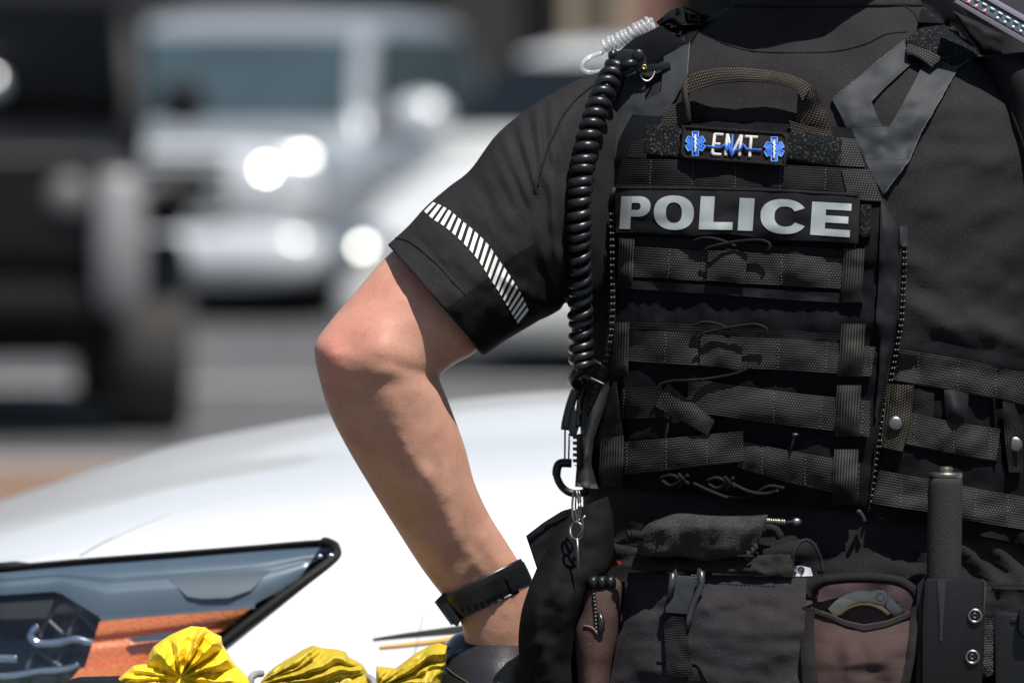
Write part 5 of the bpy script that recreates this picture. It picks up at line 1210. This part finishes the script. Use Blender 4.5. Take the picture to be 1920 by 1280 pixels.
# ============================================================ TRAFFIC BEHIND (built at full size in metres; nose along -Y, then turned)
def superloft(sections, seg=40, e=.55):
    """sections: (y, half width, z0, z1) along the vehicle; rounded rectangles"""
    V, Fc = [], []
    for y, hw, z0, z1 in sections:
        for k in range(seg):
            a = 2*math.pi*k/seg; c, s = math.cos(a), math.sin(a)
            V.append((hw*math.copysign(abs(c)**e, c), y, (z0+z1)/2+(z1-z0)/2*math.copysign(abs(s)**e, s)))
    for i in range(len(sections)-1):
        for k in range(seg): Fc.append((i*seg+k, i*seg+(k+1) % seg, (i+1)*seg+(k+1) % seg, (i+1)*seg+k))
    Fc.append(tuple(range(seg))[::-1]); Fc.append(tuple((len(sections)-1)*seg+k for k in range(seg)))
    return V, Fc, None, None
def quadp(pts, t=.006):
    p = [Vector(v) for v in pts]; n = (p[1]-p[0]).cross(p[2]-p[0]).normalized()*t
    k = len(p)
    return p + [v-n for v in p], [tuple(range(k)), tuple(range(2*k-1, k-1, -1))] + [(i, k+i, k+(i+1) % k, (i+1) % k) for i in range(k)], None, None
M['glass'] = plain('car_glass', (.036, .056, .066), .14, spec=.4, var=.6, vscale=1.6); M['glassd'] = plain('dark_car_glass', (.008, .010, .012), .12, spec=.22)  # streaks of reflection are put into car_glass as uneven tint
M['satin'] = plain('satin_chrome', (.85, .86, .85), .30, metal=1)
M['grey_trim'] = plain('grey_trim', (.22, .22, .225), .35, coat=.3)
def glint_glow():  # emission that stands in for sun glints on the car fronts
    m, nt, b = nodes('glint_glow'); b.inputs['Base Color'].default_value = (.8, .8, .75, 1)
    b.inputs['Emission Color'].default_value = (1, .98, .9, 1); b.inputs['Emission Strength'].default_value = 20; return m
M['glint'] = glint_glow()
M['glint_dim'] = glint_glow(); M['glint_dim'].node_tree.nodes['Principled BSDF'].inputs['Emission Strength'].default_value = 9
def wheel(root, x, y, r, w_, rim='alloy'):
    t = mk('wheel', tube([(x-w_/2, y, r), (x-w_/2+.03, y, r), (x+w_/2-.03, y, r), (x+w_/2, y, r)], [r*.90, r, r, r*.90], 36), M['tyre'], root, local=True)
    s = 1 if x > 0 else -1
    mk('rim', tube([(x+s*(w_/2-.01), y, r), (x+s*(w_/2+.012), y, r)], [r*.62, r*.55], 24), M[rim], t, local=True)
def car(name, loc, rz, label, paint, L, W, H, hood_h, nose_h, ws0, ws1, belt, lamp_z, lamp_w, lamp_h, glass='glass', lamps='satin', pickup=False, wr=.33, cat='car', clear_=.18, trim=False, glint_key='glint'):
    """ws0/ws1: windscreen foot and head, metres from the nose; belt: bottom of the glass"""
    r = thing(name, loc, label, cat, rz=rz); hw = W/2
    mk('body', superloft([(-.02, hw*.72, clear_+.10, nose_h*.92), (.06, hw*.86, clear_+.04, nose_h*.97), (.22, hw*.95, clear_, nose_h), (.6, hw, clear_, (nose_h+hood_h)/2), (ws0, hw, clear_, hood_h), (ws0+.5, hw, clear_, belt+.02), (L*.75, hw, clear_, belt+.03), (L-.25, hw*.97, clear_, belt+.02), (L-.03, hw*.88, clear_+.05, belt-.05), (L, hw*.76, clear_+.1, belt-.12)], 44, .42), paint, r, local=True)
    ge = L*.62 if pickup else L-.18
    g = [(ws0-.02, hw*.90, belt-.25, belt+.03), (ws0+.30*(ws1-ws0), hw*.87, belt-.25, belt+.30*(H-belt)), (ws0+.65*(ws1-ws0), hw*.82, belt-.25, belt+.66*(H-belt)), (ws1, hw*.77, belt-.25, H-.035), (ws1+.35, hw*.765, belt-.25, H), ((ws1+ge)/2, hw*.765, belt-.25, H+.01), (ge-.55, hw*.77, belt-.25, H-.02), (ge-.12, hw*.80, belt-.25, belt+.45*(H-belt)), (ge, hw*.82, belt-.25, belt)]
    cabin = superloft(g, 44, .30)
    mk('cabin', cabin, paint, r, local=True)
    def on(f, zf, wf):                            # point on windscreen plane
        y = ws0+f*(ws1-ws0); z = belt+f*(H-belt-.03); return y, z
    a0, b0 = on(.06, 0, 0); a1, b1 = on(.80, 0, 0)
    n = Vector((0, -(b1-b0), (a1-a0))).normalized()*.045
    mk('windscreen', quadp([(-hw*.80+0, a0+n.y, b0+n.z), (hw*.80, a0+n.y, b0+n.z), (hw*.69, a1+n.y, b1+n.z), (-hw*.69, a1+n.y, b1+n.z)]), M[glass], r, smooth=False, local=True)
    for s in (-1, 1):
        yb = [ws0+.45, (ws0+ge)/2+.12, ge-.40]
        for k in range(2):
            y0, y1 = yb[k]+.05, yb[k+1]-.04
            f0 = max(0, ws1-y0)/(ws1-ws0); sl0 = (ws1+.04 if k == 0 else y0)
            pts = [(s*(hw*.905), y0, belt+.03), (s*(hw*.905), y1, belt+.03), (s*(hw*.80), y1-(.0 if k == 0 else .28), H-.13), (s*(hw*.80), max(y0+.10, sl0), H-.13)]
            mk('side_window', quadp(pts if s > 0 else pts[::-1], .02), M[glass], r, smooth=False, local=True)
        mi = ball(Vector((s*(hw+.13), ws0+.42, belt+.10)),   .13, 16, 10, 1.15, .55, .85); mk('mirror', mi, M['bright_trim'], r, local=True)
        la = ball(Vector((s*(hw*.70), .07, lamp_z)), 1, 20, 12, lamp_w, .12, lamp_h); mk('headlight', la, M[lamps], r, local=True)
        mk('glint_bead', ball(Vector((s*(hw*.70)-.06, -.06, lamp_z-.01)), .022, 14, 8, 1, .5, 1), M[glint_key], r, local=True)  # small glowing ball added where the sun would glint on the headlight
        mk('fog_lamp', ball(Vector((s*hw*.66, .03, clear_+.24)), 1, 14, 8, .10, .07, .055), M['satin'], r, local=True)
        for yy in (.92, L-.95): wheel(r, s*(hw-.12), yy, wr, .24)
        for yy in (ws0+.55, ws0+1.5): mk('door_handle', boxgeo(s*(hw+.005)-.02, s*(hw+.005)+.02, yy+.5, yy+.68, belt-.14, belt-.11), M['grey_trim'], r, smooth=False, local=True)
    if trim: mk('fascia', superloft([(-.06, hw*.74, .55, .99), (-.02, hw*.90, .52, 1.0), (.10, hw*.95, .52, .98)], 32, .4), M['bright_trim'], r, local=True)
    gz0, gz1 = clear_+.34, lamp_z+lamp_h*.6
    gr = mk('grille', boxgeo(-hw*.42, hw*.42, -.085, .02, gz0, gz1), M['gasket'], r, smooth=False, local=True)
    for k in range(4): mk('grille_bar', boxgeo(-hw*.42, hw*.42, -.105, -.086, gz0+.03+k*(gz1-gz0)/4, gz0+.065+k*(gz1-gz0)/4), M['bright_trim'], gr, smooth=False, local=True)
    mk('bumper', superloft([(-.10, hw*.78, clear_+.02, clear_+.30), (-.06, hw*.90, clear_, clear_+.32), (.10, hw*.97, clear_, clear_+.33), (.2, hw*.97, clear_, clear_+.30)], 36, .5), M['bright_trim'] if trim else paint, r, local=True)
    mk('number_plate', boxgeo(-.16, .16, -.125, -.105, clear_+.10, clear_+.24), M['line'], r, smooth=False, local=True)
    mk('underbody', boxgeo(-hw*.85, hw*.85, .3, L-.3, .14, clear_+.12), M['gasket'], r, smooth=False, local=True)
    return r
silver = plain('silver_paint', (.27, .295, .32), .32, metal=.2, coat=.4); M['bright_trim'] = plain('bright_trim', (.66, .69, .71), .3, metal=.3); whitep = plain('sedan_white_paint', (.60, .61, .60), .3, coat=.6)
p = G(305, 42.0)
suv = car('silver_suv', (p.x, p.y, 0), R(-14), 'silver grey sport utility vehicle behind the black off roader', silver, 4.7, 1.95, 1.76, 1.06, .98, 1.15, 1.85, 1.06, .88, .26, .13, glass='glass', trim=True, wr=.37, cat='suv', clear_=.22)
p = G(950, 34.8)
sedan = car('white_sedan', (p.x, p.y, 0), R(-20), 'white saloon car with dark windscreen beyond the raised arm', whitep, 4.6, 1.84, 1.58, 1.06, .80, 1.15, 1.95, 1.10, .63, .24, .10, glass='glassd', glint_key='glint_dim')
# black off roader at far left
bp_ = plain('black_paint', (.0045, .005, .006), .5, spec=.2)
M['tint_glass'] = plain('tinted_glass', (.003, .0035, .004), .3, spec=.08)
M['matt_black'] = plain('matt_black', (.008, .008, .0085), .8, spec=.1)
M['dim_lamp'] = plain('dim_lamp', (.10, .10, .105), .5)
p = G(-90, 29.2)
jp = thing('black_off_roader', (p.x, p.y, 0), 'black off road vehicle with big front tyre at the left edge', 'off-roader', rz=R(6))
mk('body', superloft([(.30, .72, .62, 1.12), (.36, .76, .55, 1.17), (1.5, .80, .52, 1.24), (1.55, .84, .50, 1.24), (4.1, .86, .5, 1.22), (4.2, .80, .55, 1.2)], 40, .30), bp_, jp, local=True)
mk('cabin', superloft([(1.45, .84, 1.1, 1.26), (1.62, .86, 1.1, 1.55), (1.80, .86, 1.1, 1.84), (4.0, .86, 1.1, 1.86), (4.15, .84, 1.1, 1.3)], 40, .28), bp_, jp, local=True)
mk('windscreen', quadp([(-.76, 1.41, 1.30), (.76, 1.41, 1.30), (.74, 1.68, 1.76), (-.74, 1.68, 1.76)]), M['tint_glass'], jp, local=True)
g_ = mk('grille', boxgeo(-.60, .60, .22, .32, .72, 1.12), bp_, jp, smooth=False, local=True)
for k in range(7): mk('grille_slot', boxgeo(-.33+k*.11-.025, -.33+k*.11+.025, .205, .219, .78, 1.06), M['gasket'], g_, smooth=False, local=True)
for s in (-1, 1):
    mk('headlight', ball(Vector((s*.47, .22, .96)), .095, 16, 10, 1, .5, 1), M['dim_lamp'], jp, local=True)
    fl = mk('fender_flare', join(superloft([(.18, .13, .93, 1.02), (.24, .17, .94, 1.06), (1.15, .17, .94, 1.06), (1.30, .14, .80, .98)], 24, .5)), bp_, jp, local=True)
    fl.location.x = s*.86
    wheel(jp, s*.80, .72, .40, .32); wheel(jp, s*.80, 3.3, .40, .32)
    mk('mirror', ball(Vector((s*1.0, 1.5, 1.33)), .11, 14, 8, .9, .5, .9), bp_, jp, local=True)
    mk('turn_signal', ball(Vector((s*.78, .17, .99)), .055, 12, 8, 1, .5, .7), M['dim_lamp'], jp, local=True)
    pts = [(s*.868, 1.85, 1.30), (s*.868, 2.7, 1.30), (s*.868, 2.7, 1.72), (s*.868, 1.98, 1.72)]
    mk('side_window', quadp(pts if s > 0 else pts[::-1], .02), M['tint_glass'], jp, local=True)
    mk('bumper_guard', superloft([(.02, .08, .52, 1.04), (.06, .10, .50, 1.07), (.14, .10, .50, 1.07), (.18, .08, .52, 1.04)], 24, .5), M['grey_trim'], jp, local=True).location.x = s*.66
mk('bumper', superloft([(-.02, .48, .46, .62), (.04, .54, .44, .64), (.20, .54, .44, .64), (.24, .5, .46, .6)], 28, .4), M['matt_black'], jp, local=True)
mk('underbody', boxgeo(-.62, .62, .4, 3.9, .32, .6), M['gasket'], jp, smooth=False, local=True)
mk('glint_ball', ball(Vector((.20, 1.3, 1.40)), .06, 14, 8, 1, .6, 1), M['satin'], jp, local=True)  # chrome ball added on the cowl only to give a sun glint
# buildings and planting far behind
brick = plain('dull_red_brick', (.16, .085, .07), .9, var=.3, vscale=3); dark = plain('dark_cladding', (.014, .0135, .013), .8, var=.4, vscale=1)
tan = plain('tan_render', (.30, .25, .19), .85, var=.15, vscale=1)
for i, (x0, x1, y, h, m_, lab) in enumerate(((-16, -3.9, 82, 9, dark, 'dark clad building far behind the parked cars at upper left'), (-3.7, .55, 84, 8, dark, 'low dark building above the saloon roof'), (.62, 1.3, 83, 8.5, tan, 'narrow tan rendered bay between the dark and brick buildings'),
                                          (1.36, 3.3, 84, 8, brick, 'dull red brick building behind the officer shoulder'), (3.4, 22, 82, 9, dark, 'dark brown building at the far right edge'))):
    b = thing('building', (0, y, 0), lab, 'building', 'buildings far behind the traffic')
    mk('wall', boxgeo(x0, x1, y, y+9, 0, h), m_, b, smooth=False)
    nwin = max(1, int((x1-x0)/2.4)); step = (x1-x0)/nwin
    for k in range(nwin):
        xc = x0+(k+.5)*step; ww = min(.8, step*.32)
        for z0, z1 in ((.3, 2.5), (3.6, 5.2)):
            f = mk('window', boxgeo(xc-ww, xc+ww, y-.06, y-.002, z0, z1), m_, b, smooth=False)
            mk('pane', boxgeo(xc-ww+.07, xc+ww-.07, y-.075, y-.062, z0+.07, z1-.07), M['tint_glass'], f, smooth=False)
    mk('cornice', boxgeo(x0-.0, x1+.0, y-.25, y-.003, h-.5, h-.2), M['concrete'], b, smooth=False)
o = slab('pavement', -60, 60, 74, 92, 0, .13, M['concrete']); setp(o, kind='structure')
